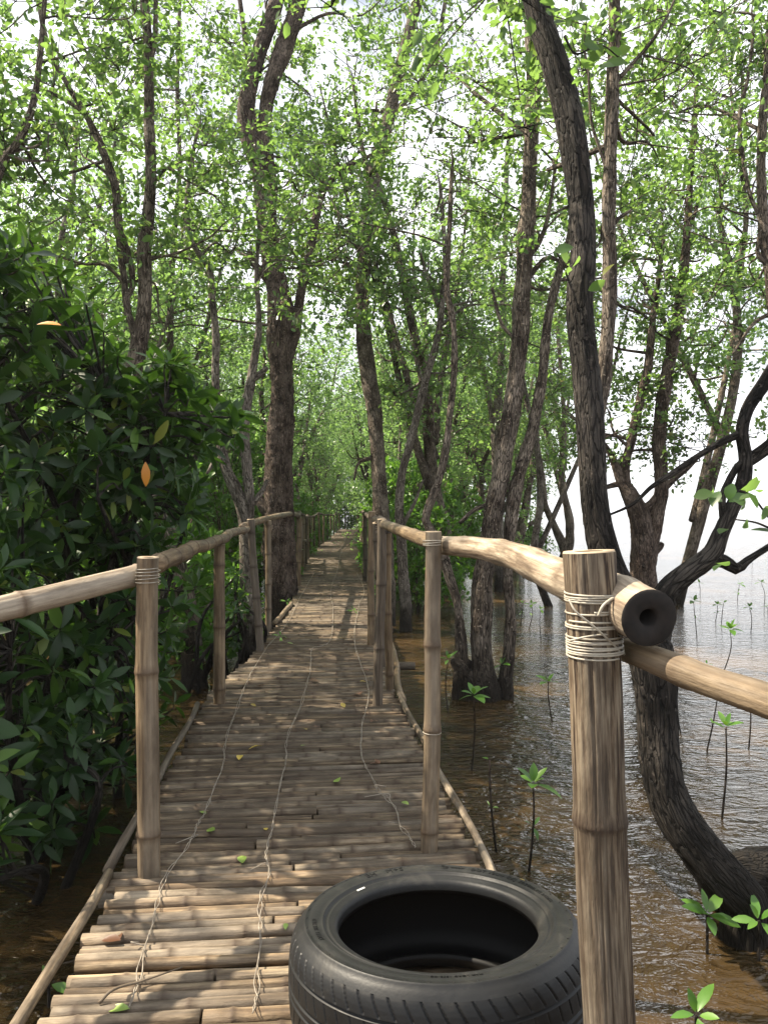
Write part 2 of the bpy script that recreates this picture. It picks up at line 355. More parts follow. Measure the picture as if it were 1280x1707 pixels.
# leaves ------------------------------------------------------------
def leaves(mb, c, a, n, ln, wd, simple=False, mat=0):
    c = np.asarray(c, float); k = len(c); a = unit(a); n = unit(n - a * np.sum(a * n, 1, keepdims=True)); s = np.cross(a, n)
    ln = np.broadcast_to(ln, (k,))[:, None]; wd = np.broadcast_to(wd, (k,))[:, None]
    i = np.arange(k)[:, None]
    if simple:
        V = np.stack([c, c + a * ln * .5 + s * wd * .5, c + a * ln, c + a * ln * .5 - s * wd * .5], 1)
        mb.add(V, i * 4 + np.array([[0, 1, 2, 3]]), mat=mat); return
    up = n * wd * .14
    V = np.stack([c, c + a * ln * .28 + s * wd * .44 + up, c + a * ln * .68 + s * wd * .46 + up, c + a * ln - n * ln * .08,
                  c + a * ln * .68 - s * wd * .46 + up, c + a * ln * .28 - s * wd * .44 + up], 1)
    mb.add(V, (i[:, :, None] * 6 + np.array([[0, 3, 2, 1], [0, 5, 4, 3]])).reshape(-1, 4), mat=mat)

FT = np.array([0, .16, .4, .66, .87, 1.0]); FW = np.array([.06, .55, 1.0, .93, .5, .02])
def fine_leaves(mb, c, a, n, ln, wd, droop=.18, mat=0):
    c = np.asarray(c, float); k = len(c); a = unit(a); n = unit(n - a * np.sum(a * n, 1, keepdims=True)); s = np.cross(a, n)
    ln = np.broadcast_to(ln, (k,)); wd = np.broadcast_to(wd, (k,)); dr = np.broadcast_to(droop, (k,))
    V = np.zeros((k, 6, 3, 3))
    for r in range(6):
        mid = c + a * (ln * FT[r])[:, None] - n * (ln * dr * FT[r] ** 2)[:, None]
        for q, sg in ((0, -1), (1, 0), (2, 1)):
            V[:, r, q] = mid + s * (sg * wd * .5 * FW[r])[:, None] + n * (abs(sg) * wd * .13 * FW[r])[:, None]
    base = []
    for r in range(5):
        for q in range(2): base.append([r * 3 + q, r * 3 + q + 1, r * 3 + q + 4, r * 3 + q + 3])
    base = np.array(base); i = np.arange(k)[:, None, None] * 18
    mb.add(V.reshape(-1, 3), (i + base).reshape(-1, 4), mat=mat)

def rosette(mb, c, up, n, ln, rg, el=(.1, .9), mat=0, wr=.34, droop=.2):
    up = unit(np.asarray(up, float)); x1 = unit(np.cross(up, [.31, .85, .2])); x2 = np.cross(up, x1)
    th = np.arange(n) * 2.4 + rg.uniform(0, 6.28); e = np.linspace(el[0], el[1], n) + rg.normal(0, .12, n)
    rad = x1 * np.cos(th)[:, None] + x2 * np.sin(th)[:, None]
    a = rad * np.cos(e)[:, None] + up * np.sin(e)[:, None]; nn = -rad * np.sin(e)[:, None] + up * np.cos(e)[:, None]
    L = ln * rg.uniform(.7, 1.1, n) * np.linspace(1.1, .75, n)
    fine_leaves(mb, np.asarray(c) + a * .012, a, nn + rg.normal(0, .15, (n, 3)), L, L * wr * rg.uniform(.85, 1.1, n), droop * rg.uniform(.3, 1.6, n), mat)

def clump(mb, c, sig, n, ln, rg, simple, mbT=None):
    """a spray: a handful of short twigs from c with leaves set along them"""
    m = max(3, n // 11); d = unit(rg.normal(0, 1, (m, 3)) * [1, 1, .7] + [0, 0, .2]); tl = sig * rg.uniform(.9, 2.2, m)
    if mbT is not None:
        for k in range(m):
            e = c + d[k] * tl[k]; tube(mbT, np.array([c, (c + e) / 2 + [0, 0, .03], e]), [.0045, .0035, .002], 3, cap=False)
    k = rg.integers(0, m, n); f = rg.uniform(.25, 1.05, n)[:, None]
    p = c + d[k] * tl[k][:, None] * f + np.array([0, 0, .12]) * (f * (1 - f)) + rg.normal(0, .035, (n, 3))
    a = d[k] * .9 + rg.normal(0, .7, (n, 3)) + np.array([0, 0, -.1]); nn = rg.normal(0, .6, (n, 3)) + np.array([0, 0, .8])
    L = ln * rg.uniform(.6, 1.2, n)
    leaves(mb, p, a, nn, L, L * rg.uniform(.48, .68, n), simple)

def grow(mbT, mbL, stems, zmin, nb, blen, nl, ls, rg, simple=False, sig=.3, zmax=99, up=.35, back=0.):
    """side branches with twigs and leaf clumps from the given stems (arrays of x y z r)"""
    pts = np.concatenate(stems); pts = pts[(pts[:, 2] > zmin) & (pts[:, 2] < zmax)]
    if len(pts) == 0: return
    for k in range(nb):
        s = pts[rg.integers(len(pts))]; az = rg.uniform(0, 6.28)
        d = unit(np.array([math.cos(az), math.sin(az), up + rg.normal(0, .4)])); L = blen * rg.uniform(.45, 1.15)
        if rg.random() < back: d[1] = abs(d[1])
        p0 = s[:3]; p3 = p0 + d * L + np.array([0, 0, .15 * L]); b = spline(np.array([p0, p0 + d * L * .33 + rg.normal(0, .09 * L, 3), p0 + d * L * .66 + rg.normal(0, .11 * L, 3), p3 + rg.normal(0, .08 * L, 3)]), 4); r0 = min(s[3] * .5, .012 + .012 * L)
        tube(mbT, b, np.linspace(r0, .004, len(b)), 5, cap=False, seed=k)
        for f in (.55, .8, 1.0):
            q = b[int(f * (len(b) - 1))]; tw = q + rg.normal(0, 1, 3) * .28 * blen * (.5 if f == 1 else 1)
            if f < 1: tube(mbT, spline(np.array([q, (q + tw) / 2 + rg.normal(0, .04, 3), tw]), 2), np.linspace(.007, .003, 5), 4, cap=False, seed=k)
            clump(mbL, tw, sig * rg.uniform(.7, 1.3), int(nl * rg.uniform(.5, 1.4)), ls, rg, simple, None if simple else mbT)

WF = [.45]
def stem_px(pts, d, slope=0., seed=0):
    """trunk centre line given as photo points at a distance d (m) -> smoothed x y z r"""
    out = []
    for q in pts:
        dd = d + slope * (HY - q[1]) / HY + (q[3] if len(q) > 3 else 0)
        p = P(q[0], q[1], dd); out.append([*p, q[2] * WF[0] / F * dd])
    if out[-1][3] < .11 and len(pts) > 3:                       # fade the tip out in a thin crooked end
        a, b_ = np.array(out[-2]), np.array(out[-1]); dv = unit(b_[:3] - a[:3]); L = min(1.4, max(.4, 14 * b_[3])); gg = np.random.default_rng(int(abs(pts[-1][0]) + abs(pts[-1][1])))
        for f in (.5, 1.0): out.append([*(b_[:3] + dv * L * f + gg.normal(0, .12 * L, 3) * f), b_[3] * (1 - f) * .8 + .003])
    s = spline(np.array(out), 8); return s

# ------------------------------------------------------------------ setting
mb = MB(); X0, X1, Y0, Y1 = -260, 420, -30, 620
mb.add([(X0, Y0, 0), (X1, Y0, 0), (X1, Y1, 0), (X0, Y1, 0)], [(0, 1, 2, 3)])
o = mb.build('water', M['water'], smooth=False); o['kind'] = 'structure'

# ------------------------------------------------------------------ boardwalk
PD = np.array([.4, 2.03, 2.85, 5.73, 7.63, 11.05, 16.2, 26, 37, 65, 80])
PL = np.array([-.80, -.885, -.954, -1.25, -1.20, -1.27, -1.74, -2.35, -2.64, -3.5, -4.0])
PR = np.array([.60, .40, .364, .065, .046, -.21, -.37, -.68, -1.1, -2.2, -2.7])
EL = lambda d: np.interp(d, PD, PL)
ER = lambda d: np.interp(d, PD, PR)
walk = thing('bamboo_boardwalk', 'long narrow boardwalk of weathered bamboo poles laid crosswise over muddy water', 'boardwalk', (0, 2, DECKZ))
g = np.random.default_rng(3)
secs = [(.5, 2.86, .024, M['slat']), (2.86, 7.5, .027, M['slat_old']), (7.5, 16, .03, M['slat_old']), (16, 62, .032, M['slat_old'])]
for si, (d0, d1, rr, mm) in enumerate(secs):
    mb = MB(); d = d0; k = 0; til = .1
    while d < d1:
        r = rr * g.uniform(.72, 1.18); d += r; k += 1
        til = .1 + (til - .1) * .7 + g.normal(0, .012)
        l, rt = EL(d) + g.normal(0, .011), ER(d) + g.normal(0, .014)
        if si == 0: l += .02
        z = DECKZ - r + g.normal(0, .004) + (.004 if si == 0 else 0)
        dy = til * (rt - l) * .5
        split = si < 3 and g.random() < .35
        if split:
            f = g.uniform(.3, .7); xm = l + (rt - l) * f; ym = d - dy + 2 * dy * f
            pole(mb, (l, d - dy, z), (xm - .004, ym, z + g.normal(0, .003)), r, r * .94, k + si * 500, 9, g.uniform(.2, .34), wob=.003)
            pole(mb, (xm + .004, ym + g.normal(0, .004), z), (rt, d + dy, z + g.normal(0, .003)), r * g.uniform(.85, 1.05), r * .9, k + si * 500 + 250, 9, g.uniform(.2, .34), wob=.003)
        else:
            ra, rb = (r, r * .88) if g.random() < .5 else (r * .88, r)
            if si < 3: pole(mb, (l, d - dy, z), (rt, d + dy, z + g.normal(0, .005)), ra, rb, k + si * 500, 10 if si < 2 else 8, g.uniform(.2, .36), wob=.004)
            else: pole(mb, (l, d - dy, z), (rt, d + dy, z), ra, rb, k + 3000, 6, .4, nodes=False)
        d += r * g.uniform(.98, 1.13)
    mb.build('slat_deck', mm, walk)
# long edge battens, bearers and stilts
def batten(side, d0, d1, w_, off, zz, seed, mat='bamboo_old'):
    mb = MB(); ds = np.arange(d0, d1 + .01, .25); f = EL if side < 0 else ER
    p = np.stack([f(ds) + side * off + .006 * np.sin(ds * 5 + seed), ds, np.full_like(ds, zz) + .004 * np.sin(ds * 3.1 + seed)], 1)
    tube(mb, p, w_ * (1 + .06 * np.sin(ds * 8 + seed)), 8, .12, seed); return mb.build('edge_batten', M[mat], walk)
batten(-1, .6, 2.95, .018, .03, DECKZ + .012, 1, 'slat'); batten(-1, 2.9, 5.6, .018, .04, DECKZ - .0, 2); batten(-1, 9.2, 11.2, .03, .02, DECKZ + .02, 3, 'bamboo')
batten(1, 2.7, 5.8, .016, .03, DECKZ + .008, 4, 'slat'); batten(1, 5.6, 8.2, .024, .05, DECKZ - .02, 5, 'bamboo')
for off in (.15, .85):
    mb = MB(); ds = np.arange(.5, 62, .8)
    tube(mb, np.stack([EL(ds) + (ER(ds) - EL(ds)) * off, ds, np.full_like(ds, DECKZ - .12)], 1), .045, 8, .05, 3); mb.build('bearer', M['bamboo_old'], walk)
for k, d in enumerate([1.2, 3.1, 5.55, 7.7, 10.2, 13, 16, 20, 24, 29, 35, 42]):
    mb = MB(); pole(mb, (EL(d) - .12, d, DECKZ - .2), (ER(d) + (.26 if k in (3, 4) else .1), d + .05, DECKZ - .2), .04, .04, 70 + k, 9); mb.build('cross_beam', M['bamboo_old'], walk)
    for f in (.06, .94):
        mb = MB(); x = EL(d) + (ER(d) - EL(d)) * f; pole(mb, (x, d + .08, -.3), (x + .02, d + .08, DECKZ - .06), .04, .036, 90 + k, 8); mb.build('stilt', M['bamboo_old'], walk)
# twine lashed in three runs along the slats
def deckpt(px, py, dz=.012):
    d = (CAMZ - DECKZ) * F / (py - HY); return np.array([(px - CX) / F * d, d, DECKZ + dz])
for run in ([(212, 1690), (240, 1590), (268, 1500), (300, 1430), (330, 1385), (345, 1355), (362, 1300), (380, 1245), (392, 1190), (415, 1130), (445, 1085), (478, 1040), (505, 990), (525, 955)],
            [(418, 1700), (428, 1620), (436, 1540), (443, 1470), (446, 1435), (458, 1370), (470, 1290), (482, 1240), (500, 1180), (516, 1120), (522, 1085), (548, 1070), (556, 1020), (552, 985), (562, 950), (570, 920), (577, 895)],
            [(690, 1420), (665, 1380), (655, 1345), (622, 1312), (606, 1270), (604, 1215), (612, 1165), (604, 1110), (590, 1070), (592, 1040), (600, 1010), (606, 985), (595, 955)]):
    mb = MB(); q = spline(np.array([deckpt(*a) for a in run]), 14); s = np.arange(len(q)); t = np.gradient(q, axis=0); sd = unit(np.stack([t[:, 1], -t[:, 0], t[:, 2] * 0], 1))
    for kk, ph in enumerate((0, 2.2)):
        off = (.0035 * np.sin(s * .75 + ph + np.sin(s * .21) * 2) + .008 * np.sin(s * .17) + .005 * np.sin(s * .29 + 1) + (.006 * np.sin(s * .12 + ph * 2)) * (np.sin(s * .071) > .4))[:, None]
        z = np.stack([s * 0, s * 0, .004 * np.sin(s * .8 + ph) + .004], 1)
        tube(mb, q + sd * off + z, .0017, 4, seed=kk)
    for kk in range(6):
        i = g.integers(4, len(q) - 4); a = q[i]; tube(mb, spline(np.array([a, a + [g.normal(0, .03), g.normal(0, .02), .012], a + [g.normal(0, .06), g.normal(0, .04), .004]]), 4), .002, 4)
    mb.build('twine_tie', M['twine'], walk)

# ------------------------------------------------------------------ railings
def post(rail, base, top, rb, rt, seed, mat='bamboo', hollow=1, sides=14, gap=.3, label=None, at=None):
    mb = MB(); pole(mb, base, top, rb, rt, seed, sides, gap, hollow=hollow, at=at, bul=.06 if mat == 'post_big' else .09, cracks=44 if mat == 'post_big' else 0); o = mb.build('post', [M[mat], M['cut'], M['hollow']], rail)
    if label: o['label'] = label
    return o
def rod(rail, a, b, ra, rb, seed, mat='rail', hollow=0, sides=14, gap=.33, sag=0., name='rail'):
    mb = MB(); pole(mb, a, b, ra, rb, seed, sides, gap, sag=sag, hollow=hollow, wob=.008); return mb.build(name, [M[mat], M['end_grain'], M['hollow']], rail)
def lashing(parent, c, ax, r, h0, h1, turns, wr, seed, root):
    mb = MB(); coil(mb, c, ax, r, h0, h1, turns, wr, seed); return mb.build('lashing', M['wire'], parent, origin=root.location)

lr = thing('bamboo_railing', 'bamboo handrail on the forest side, bleached pole resting against the first short post', 'railing', (-.84, 2.85, DECKZ))
L1b, L1t = np.array([-.836, 2.85, .30]), P(247, 930, 2.85)
p = post(lr, L1b, L1t, .040, .038, 1, at=(.09, .35, .93)); lashing(p, L1t, (0, 0, 1), .041, -.095, -.035, 5, .0016, 1, lr)
L2b, L2t = np.array([-1.11, 5.42, .3]), P(366, 893, 5.42); p = post(lr, L2b, L2t, .041, .036, 2, at=(.30, .72, 1.14)); lashing(p, L2t, (0, 0, 1), .038, -.06, -.03, 3, .0018, 2, lr)
L3b, L3t = P(438, 1090, 7.55), P(417, 866, 7.5); L3b[2] = .3; post(lr, L3b, L3t, .037, .034, 3, 'bamboo_old')
A0, A1, A2, A3 = np.array([-2.1, 1.95, 1.42]), P(0, 1017, 2.47), P(236, 958, 2.86) + [0, .07, 0], P(362, 905, 5.46)
rod(lr, P(-330, 1085, 2.05), P(232, 960, 2.88) + [0.02, .045, 0], .043, .038, 11, gap=.42)
rod(lr, P(255, 943, 2.96), P(412, 880, 7.5), .036, .029, 12, 'bamboo', sag=.0)
l2 = thing('bamboo_railing', 'far forest side handrail bending down over its thin pale end post beside the thick trunk', 'railing', (-1.3, 9, DECKZ))
post(l2, P(447, 1043, 9.2) * [1, 1, 0] + [0, 0, .3], P(448, 868, 9.2), .037, .034, 4, 'bamboo'); post(l2, P(497, 977, 14.0) * [1, 1, 0] + [0, 0, .3], P(499, 864, 14.0), .046, .042, 5, 'bamboo', gap=.5)
mb = MB(); q = spline(np.array([P(405, 878, 7.42), P(440, 866, 9.1), P(470, 859, 11.2), P(488, 857, 12.8), P(498, 862, 14.0), P(501, 884, 14.05), P(499, 920, 14.02)]), 7)
tube(mb, q, np.linspace(.036, .045, len(q)), 10, .05, 5); mb.build('rail', M['bamboo'], l2)
l3 = thing('bamboo_railing', 'row of many small upright bamboo posts fencing the far left stretch of boardwalk', 'railing', (-2, 17, DECKZ))
prev = None; tops = []
for k, d in enumerate([15.2, 16.6, 18.0, 20.0, 22, 24.5, 27, 30, 33, 37, 41, 46, 52, 58]):
    x = EL(d) + .02; t = np.array([x + g.normal(0, .02), d, DECKZ + 1.22 + g.normal(0, .06)]); tops.append(t)
    post(l3, (x, d, .3), t, .042, .038, 20 + k, 'bamboo' if k % 3 else 'bamboo_old', sides=8, hollow=0, gap=.45)
for k in range(len(tops) - 1): rod(l3, tops[k] - [0, 0, .04], tops[k + 1] - [0, 0, .04], .034, .032, 40 + k, 'bamboo_old', sides=7)
for k in range(4): rod(l3, tops[k] - [.0, 0, .62], tops[k + 1] - [.0, 0, .6], .03, .03, 60 + k, 'bamboo_old', sides=7)

rr_ = thing('bamboo_railing', 'water side handrail with thick bleached log rail wired to the big cracked front post', 'railing', (.415, 1.6, DECKZ))
R1t = P(985, 921, 1.6); R1b = np.array([.475, 1.6, .0])
p = post(rr_, R1b, R1t, .051, .0515, 31, 'post_big', sides=160, at=(.55, 1.185), label='thickest front post with vertical cracks and wire wound round it')
ax1 = R1t - R1b
mbw = MB()
zpx = lambda y: (921 - y) / F * 1.6
for (y0, y1, tn, sd) in ((985, 998, 3, 1), (1000, 1002, 1, 5), (1017, 1019, 1.1, 2), (1033, 1045, 2.4, 3), (1058, 1092, 7.5, 4)):
    coil(mbw, R1t, ax1, .0525, zpx(y0), zpx(y1), tn, .0023, sd)
def wr(pts, r=.0022): tube(mbw, spline(np.array(pts), 8), r, 5)
wr([P(948, 1000, 1.555), P(960, 1020, 1.542), P(990, 1045, 1.54), P(1015, 1068, 1.545), P(1036, 1090, 1.57)])
wr([P(950, 1068, 1.56), P(975, 1062, 1.54), P(1005, 1058, 1.545), P(1032, 1058, 1.57)])
wr([P(997, 1027, 1.535), P(1005, 1010, 1.53), P(1020, 998, 1.54), P(1035, 992, 1.58), P(1060, 985, 1.64), P(1085, 984, 1.66)], .0032)
wr([P(1030, 990, 1.58), P(1036, 1020, 1.575), P(1034, 1060, 1.575), P(1040, 1092, 1.59)])
mbw.build('wire_lashing', M['wire'], p, origin=rr_.location)
R2b, R2t = np.array([.18, 3.08, .3]), P(720, 887, 3.08)
p = post(rr_, R2b, R2t, .033, .031, 32, at=(.27, .66, .985), hollow=1); lashing(p, R2t, (0, 0, 1), .033, -.055, -.03, 3, .002, 7, rr_)
mb = MB(); coil(mb, R2t, (0, 0, 1), .033, -.775, -.77, 1.5, .0016, 8); mb.build('lashing', M['wire'], p, origin=rr_.location)
q = [P(1081, 1030, 1.50), P(1000, 988, 1.72), P(940, 965, 1.98), P(860, 928, 2.45), P(800, 914, 2.85), P(738, 909, 3.2)]
def bent(parent, q, r0, r1, seed, mat, name='rail', hollow=False):
    mb = MB(); s = spline(np.array(q[::-1]), 10); L = np.concatenate([[0], np.cumsum(np.linalg.norm(np.diff(s, axis=0), axis=1))])
    r = np.linspace(r0, r1, len(s)); nv = np.zeros(len(s)); gg = np.random.default_rng(seed); z = .2
    while z < L[-1] - .1:
        r = r * (1 + .07 * np.exp(-((L - z) / .03) ** 2)); nv = np.maximum(nv, .45 * np.exp(-((L - z) / .012) ** 2)); z += gg.uniform(.28, .42)
    tube(mb, s, r, 26, .05, seed, cap=not hollow, node=nv)
    if hollow:
        t, u, v = frames(s); th = np.linspace(0, 2 * np.pi, 26, endpoint=False); C_ = s[-1]
        ring = lambda rr, dz, ph=0: C_ + t[-1] * dz + (rr * (1 + .04 * np.sin(th * 3 + ph)))[:, None] * (np.cos(th)[:, None] * u[-1] + np.sin(th)[:, None] * v[-1])
        R = r[-1]; V = np.vstack([C_ + (R * np.cos(th))[:, None] * u[-1] + (R * np.sin(th))[:, None] * v[-1], ring(R * .96, .003, 1), ring(R * .37, .001, 2), ring(R * .31, -.004, 2), ring(R * .26, -.05, 2)])
        i = np.arange(26); j = (i + 1) % 26; qd = np.vstack([np.stack([k * 26 + i, k * 26 + j, (k + 1) * 26 + j, (k + 1) * 26 + i], 1) for k in range(4)])
        V = np.vstack([V, C_ - t[-1] * .05]); mb.add(V, qd, np.stack([np.full(26, 130), 104 + i, 104 + j], 1), V - C_ + 2, None, 1)
    return mb.build(name, [M[mat], M['end_grain']], parent)
o = bent(rr_, q, .036, .055, 21, 'rail', hollow=True); o['label'] = 'thick bleached log rail with dark hollow end towards the viewer'
bent(rr_, [P(728, 905, 3.15), P(690, 893, 3.8), P(640, 874, 5.3)], .030, .034, 22, 'bamboo')
o = bent(rr_, [P(1046, 1084, 1.66), P(1120, 1112, 1.5), P(1200, 1142, 1.37), P(1290, 1172, 1.25), P(1500, 1250, 1.0)][::-1], .026, .029, 23, 'bamboo')
o['label'] = 'lower rail running off beneath the hollow log end'
r2 = thing('bamboo_railing', 'bundle of thin bamboo posts tied together on the right edge where the handrail starts', 'railing', (0, 5.4, DECKZ))
def gp(px, py, d, z=.3): q = P(px, py, d); q[2] = z; return q
post(r2, gp(628, 1175, 5.37), P(637, 866, 5.37), .034, .032, 51, 'bamboo_old', gap=.42); post(r2, gp(617, 1078, 7.8), P(620, 853, 7.8), .036, .034, 52, 'bamboo', gap=.45)
post(r2, gp(652, 1120, 6.0, -.2), P(645, 880, 5.6), .032, .030, 53, 'bamboo', gap=.4); post(r2, gp(640, 1090, 6.9, -.2), P(628, 872, 6.5), .034, .032, 54, 'bamboo_old')
mb = MB(); coil(mb, P(639, 882, 5.4), (0, 0, 1), .05, -.03, .03, 4, .004, 3); mb.build('lashing', M['hollow'], r2)
rod(r2, P(640, 872, 5.45), P(606, 856, 17.5), .034, .03, 55, 'bamboo_old')
r3 = thing('bamboo_railing', 'slim grey bamboo posts standing on the right edge of the far boardwalk', 'railing', (-.4, 17, DECKZ))
tops = []
for k, d in enumerate([15.2, 17.8, 18.8, 22, 26, 31, 37, 44, 52]):
    x = ER(d) - .03; t = np.array([x + g.normal(0, .02), d, DECKZ + 1.3 + g.normal(0, .06)]); tops.append(t); post(r3, (x, d, .3), t, .045, .04, 120 + k, 'bamboo' if k % 2 else 'bamboo_old', sides=8, hollow=0)
for k in range(len(tops) - 1): rod(r3, tops[k] - [0, 0, .05], tops[k + 1] - [0, 0, .05], .034, .032, 140 + k, 'bamboo_old', sides=7)

# ------------------------------------------------------------------ tyre
TH = .133
tyre = thing('car_tyre', 'worn black car tyre lying flat on the bamboo boardwalk beside the front post', 'tyre', (.135, 1.985, DECKZ + TH + .030))
tyre.rotation_euler = (math.radians(-3.6), math.radians(-.8), 0)
SW = [(.247, .70), (.2475, .80), (.251, .86), (.259, .895), (.266, .90), (.270, .925), (.2725, .925), (.275, .905), (.279, .925), (.283, .955), (.2845, .972), (.287, .972), (.2885, .965), (.296, .985), (.306, .998), (.316, 1.0), (.3265, .985), (.3275, .995), (.3305, .990), (.3315, .965), (.340, .915), (.347, .855), (.352, .80)]
def lathe(prof, nseg, fn=None):
    prof = np.array(prof); th = np.linspace(0, 2 * np.pi, nseg, endpoint=False); Rr = np.repeat(prof[:, :1], nseg, 1); Z = np.repeat(prof[:, 1:], nseg, 1)
    if fn: Rr, Z = fn(Rr, Z, th)
    V = np.stack([Rr * np.cos(th), Rr * np.sin(th), Z], -1).reshape(-1, 3); n, i = len(prof), np.arange(nseg); j = (i + 1) % nseg; k = np.arange(n - 1)[:, None] * nseg
    return V, np.stack([k + i, k + j, k + nseg + j, k + nseg + i], -1).reshape(-1, 4)
def tpart(name, prof, mat, nseg=160, fn=None, extra=None, flip=False):
    mb = MB(); V, q = lathe(prof, nseg, fn); mb.add(V, q[:, ::-1] if flip else q)
    if extra: extra(mb)
    return mb.build(name, mat, tyre, origin=(0, 0, 0))
swp = np.array([(r, z * TH) for r, z in SW])
def sz(r): return np.interp(r, swp[:, 0], swp[:, 1])
def lettering(mb):
    def text(s, size, R, deg, h=.0016):
        cu = bpy.data.curves.new('t', 'FONT'); cu.body = s; cu.size = size; cu.extrude = .0006; cu.space_character = 1.15; cu.resolution_u = 3
        ob = bpy.data.objects.new('t', cu); COL.objects.link(ob); dg = bpy.context.evaluated_depsgraph_get(); dg.update()
        me = bpy.data.meshes.new_from_object(ob.evaluated_get(dg)); v = np.array([x.co[:] for x in me.vertices]); f = [list(x.vertices) for x in me.polygons]
        bpy.data.objects.remove(ob); bpy.data.curves.remove(cu)
        th = math.radians(deg) - v[:, 0] / R; r = R + v[:, 1]
        V = np.stack([r * np.cos(th), r * np.sin(th), sz(r) + v[:, 2] + h * .5], 1)
        q = [x for x in f if len(x) == 4]; t = [x for x in f if len(x) == 3]
        mb.add(V, q, t, mat=1); bpy.data.meshes.remove(me)
    text('EH   M+S', .026, .298, 127, .0022); text('DOT 10UU CKJ 5028', .0185, .300, 68, .0022); text('E4', .010, .3045, 83.5); text('000898888', .0075, .304, 79)
    text('TUBELESS RADIAL', .0135, .300, 35); text('STEEL BELTED', .016, .300, 205); text('MAX LOAD 1030 KG', .011, .298, 285)
    th = np.linspace(0, 2 * np.pi, 25); a0 = math.radians(82.4); R = .308; c = np.array([R * math.cos(a0), R * math.sin(a0), sz(R) + .0012])
    tube(mb, c + np.stack([.0095 * np.cos(th), .0095 * np.sin(th), 0 * th], 1), .0009, 5, cap=False, mat=1)
    for k in range(40):                                             # small moulded ticks round the upper sidewall
        a = 2 * np.pi * k / 40 + .03; r_ = .322
        p = np.array([[r_ * math.cos(a), r_ * math.sin(a), sz(r_) + .0006], [(r_ + .004) * math.cos(a + .006), (r_ + .004) * math.sin(a + .006), sz(r_ + .004) + .0006], [(r_ + .004) * math.cos(a + .022), (r_ + .004) * math.sin(a + .022), sz(r_ + .004) + .0006]])
        tube(mb, p, .0009, 4, mat=1)
    a = math.radians(137); p = [[R2 * math.cos(a + da), R2 * math.sin(a + da), sz(R2) + .0007] for R2, da in ((.268, .05), (.268, -.06), (.2725, -.06), (.2725, .05))]
    mb.add(p, [(0, 1, 2, 3)], mat=2)
    a = math.radians(40); p = [[R2 * math.cos(a + da), R2 * math.sin(a + da), sz(R2) + .0012] for R2, da in ((.324, .03), (.324, -.02), (.331, -.02), (.331, .03))]
    mb.add(p, [(0, 1, 2, 3)], mat=3)
o = tpart('sidewall', swp, [M['rubber_dust'], M['rubber'], M['mark'], M['leaf_fall']], 240, None, lettering)
o['label'] = 'dusty upper sidewall with moulded lettering'
tpart('sidewall', swp * [1, -1], M['rubber'], 160, None, None, True)
def groove(Rr, Z, th):
    zz = Z / TH; dep = np.zeros_like(Rr)
    sh = np.abs(zz) > .50; ph = (th[None] * 62 / (2 * np.pi) + zz * 2.1 * np.sign(zz) + .5 * np.sign(zz)) % 1
    dep += np.where(sh & (ph < .13) & (np.abs(zz) < .90), .0045, 0)
    ph2 = (th[None] * 62 / (2 * np.pi) + np.abs(zz) * 1.2) % 1
    dep += np.where((np.abs(zz) < .42) & (np.abs(zz) > .14) & (ph2 < .10), .004, 0)
    for c in (.46, .07, -.07, -.46): dep = np.maximum(dep, np.where(np.abs(zz - c) < .032, .008, 0))
    return Rr - dep, Z
zt = np.unique(np.concatenate([np.linspace(-.80, .80, 90)] + [np.array([c - .033, c - .031, c + .031, c + .033]) for c in (.46, .07, -.07, -.46)]))[::-1]
def rt_(z): a = np.abs(z); return np.interp(a, [0, .3, .5, .62, .70, .76, .80], [.3700, .3690, .3665, .3635, .3600, .3560, .352])
tpart('tread', [(rt_(z), z * TH) for z in zt], M['rubber'], 1116, groove)
inn = [(.247, .70), (.250, .62), (.262, .66), (.290, .74), (.320, .78), (.342, .66), (.352, .4), (.355, 0)]
tpart('inner_liner', [(r, z * TH) for r, z in inn] + [(r, -z * TH) for r, z in inn[-2::-1]], M['liner'], 120, None, None, True)

# ------------------------------------------------------------------ hand placed trees
def hero(name, label, d, stems, bark, zmin, nb, blen, nl, ls, seed, slope=0., sides=14, rough=.10, ridge=.0, sig=.3, extra=None, up=.35, lm='leaf', group=None):
    rg = np.random.default_rng(seed); S = [stem_px(s, d, slope) for s in stems]
    base = S[0][0]; root = thing(name, label, 'tree', (base[0], base[1], 0), group)
    t, l = MB(), MB()
    for k, s in enumerate(S):
        s = s.copy()
        if s[0][2] < .4:
            s = np.vstack([[s[0][0], s[0][1], -.3, s[0][3] * 1.1], s])
        dist = np.concatenate([[0], np.cumsum(np.linalg.norm(np.diff(s[:, :3], axis=0), axis=1))]); step = max(.028, s[:, 3].mean() * .3)
        ss = np.linspace(0, dist[-1], max(6, int(dist[-1] / step))); s2 = np.stack([np.interp(ss, dist, s[:, c]) for c in range(4)], 1)
        tube(t, s2[:, :3], s2[:, 3], sides if s2[:, 3].max() > .04 else 8, rough, seed * 10 + k, ridge=ridge)
    grow(t, l, S, zmin, int(nb * .72), blen, int(nl * 1.0), ls * .9, rg, sig=sig * .9, up=up, back=1.0)
    if extra: extra(t, l, rg, S)
    t.build('trunk', M[bark], root); l.build('crown', M[lm], root)
    return root

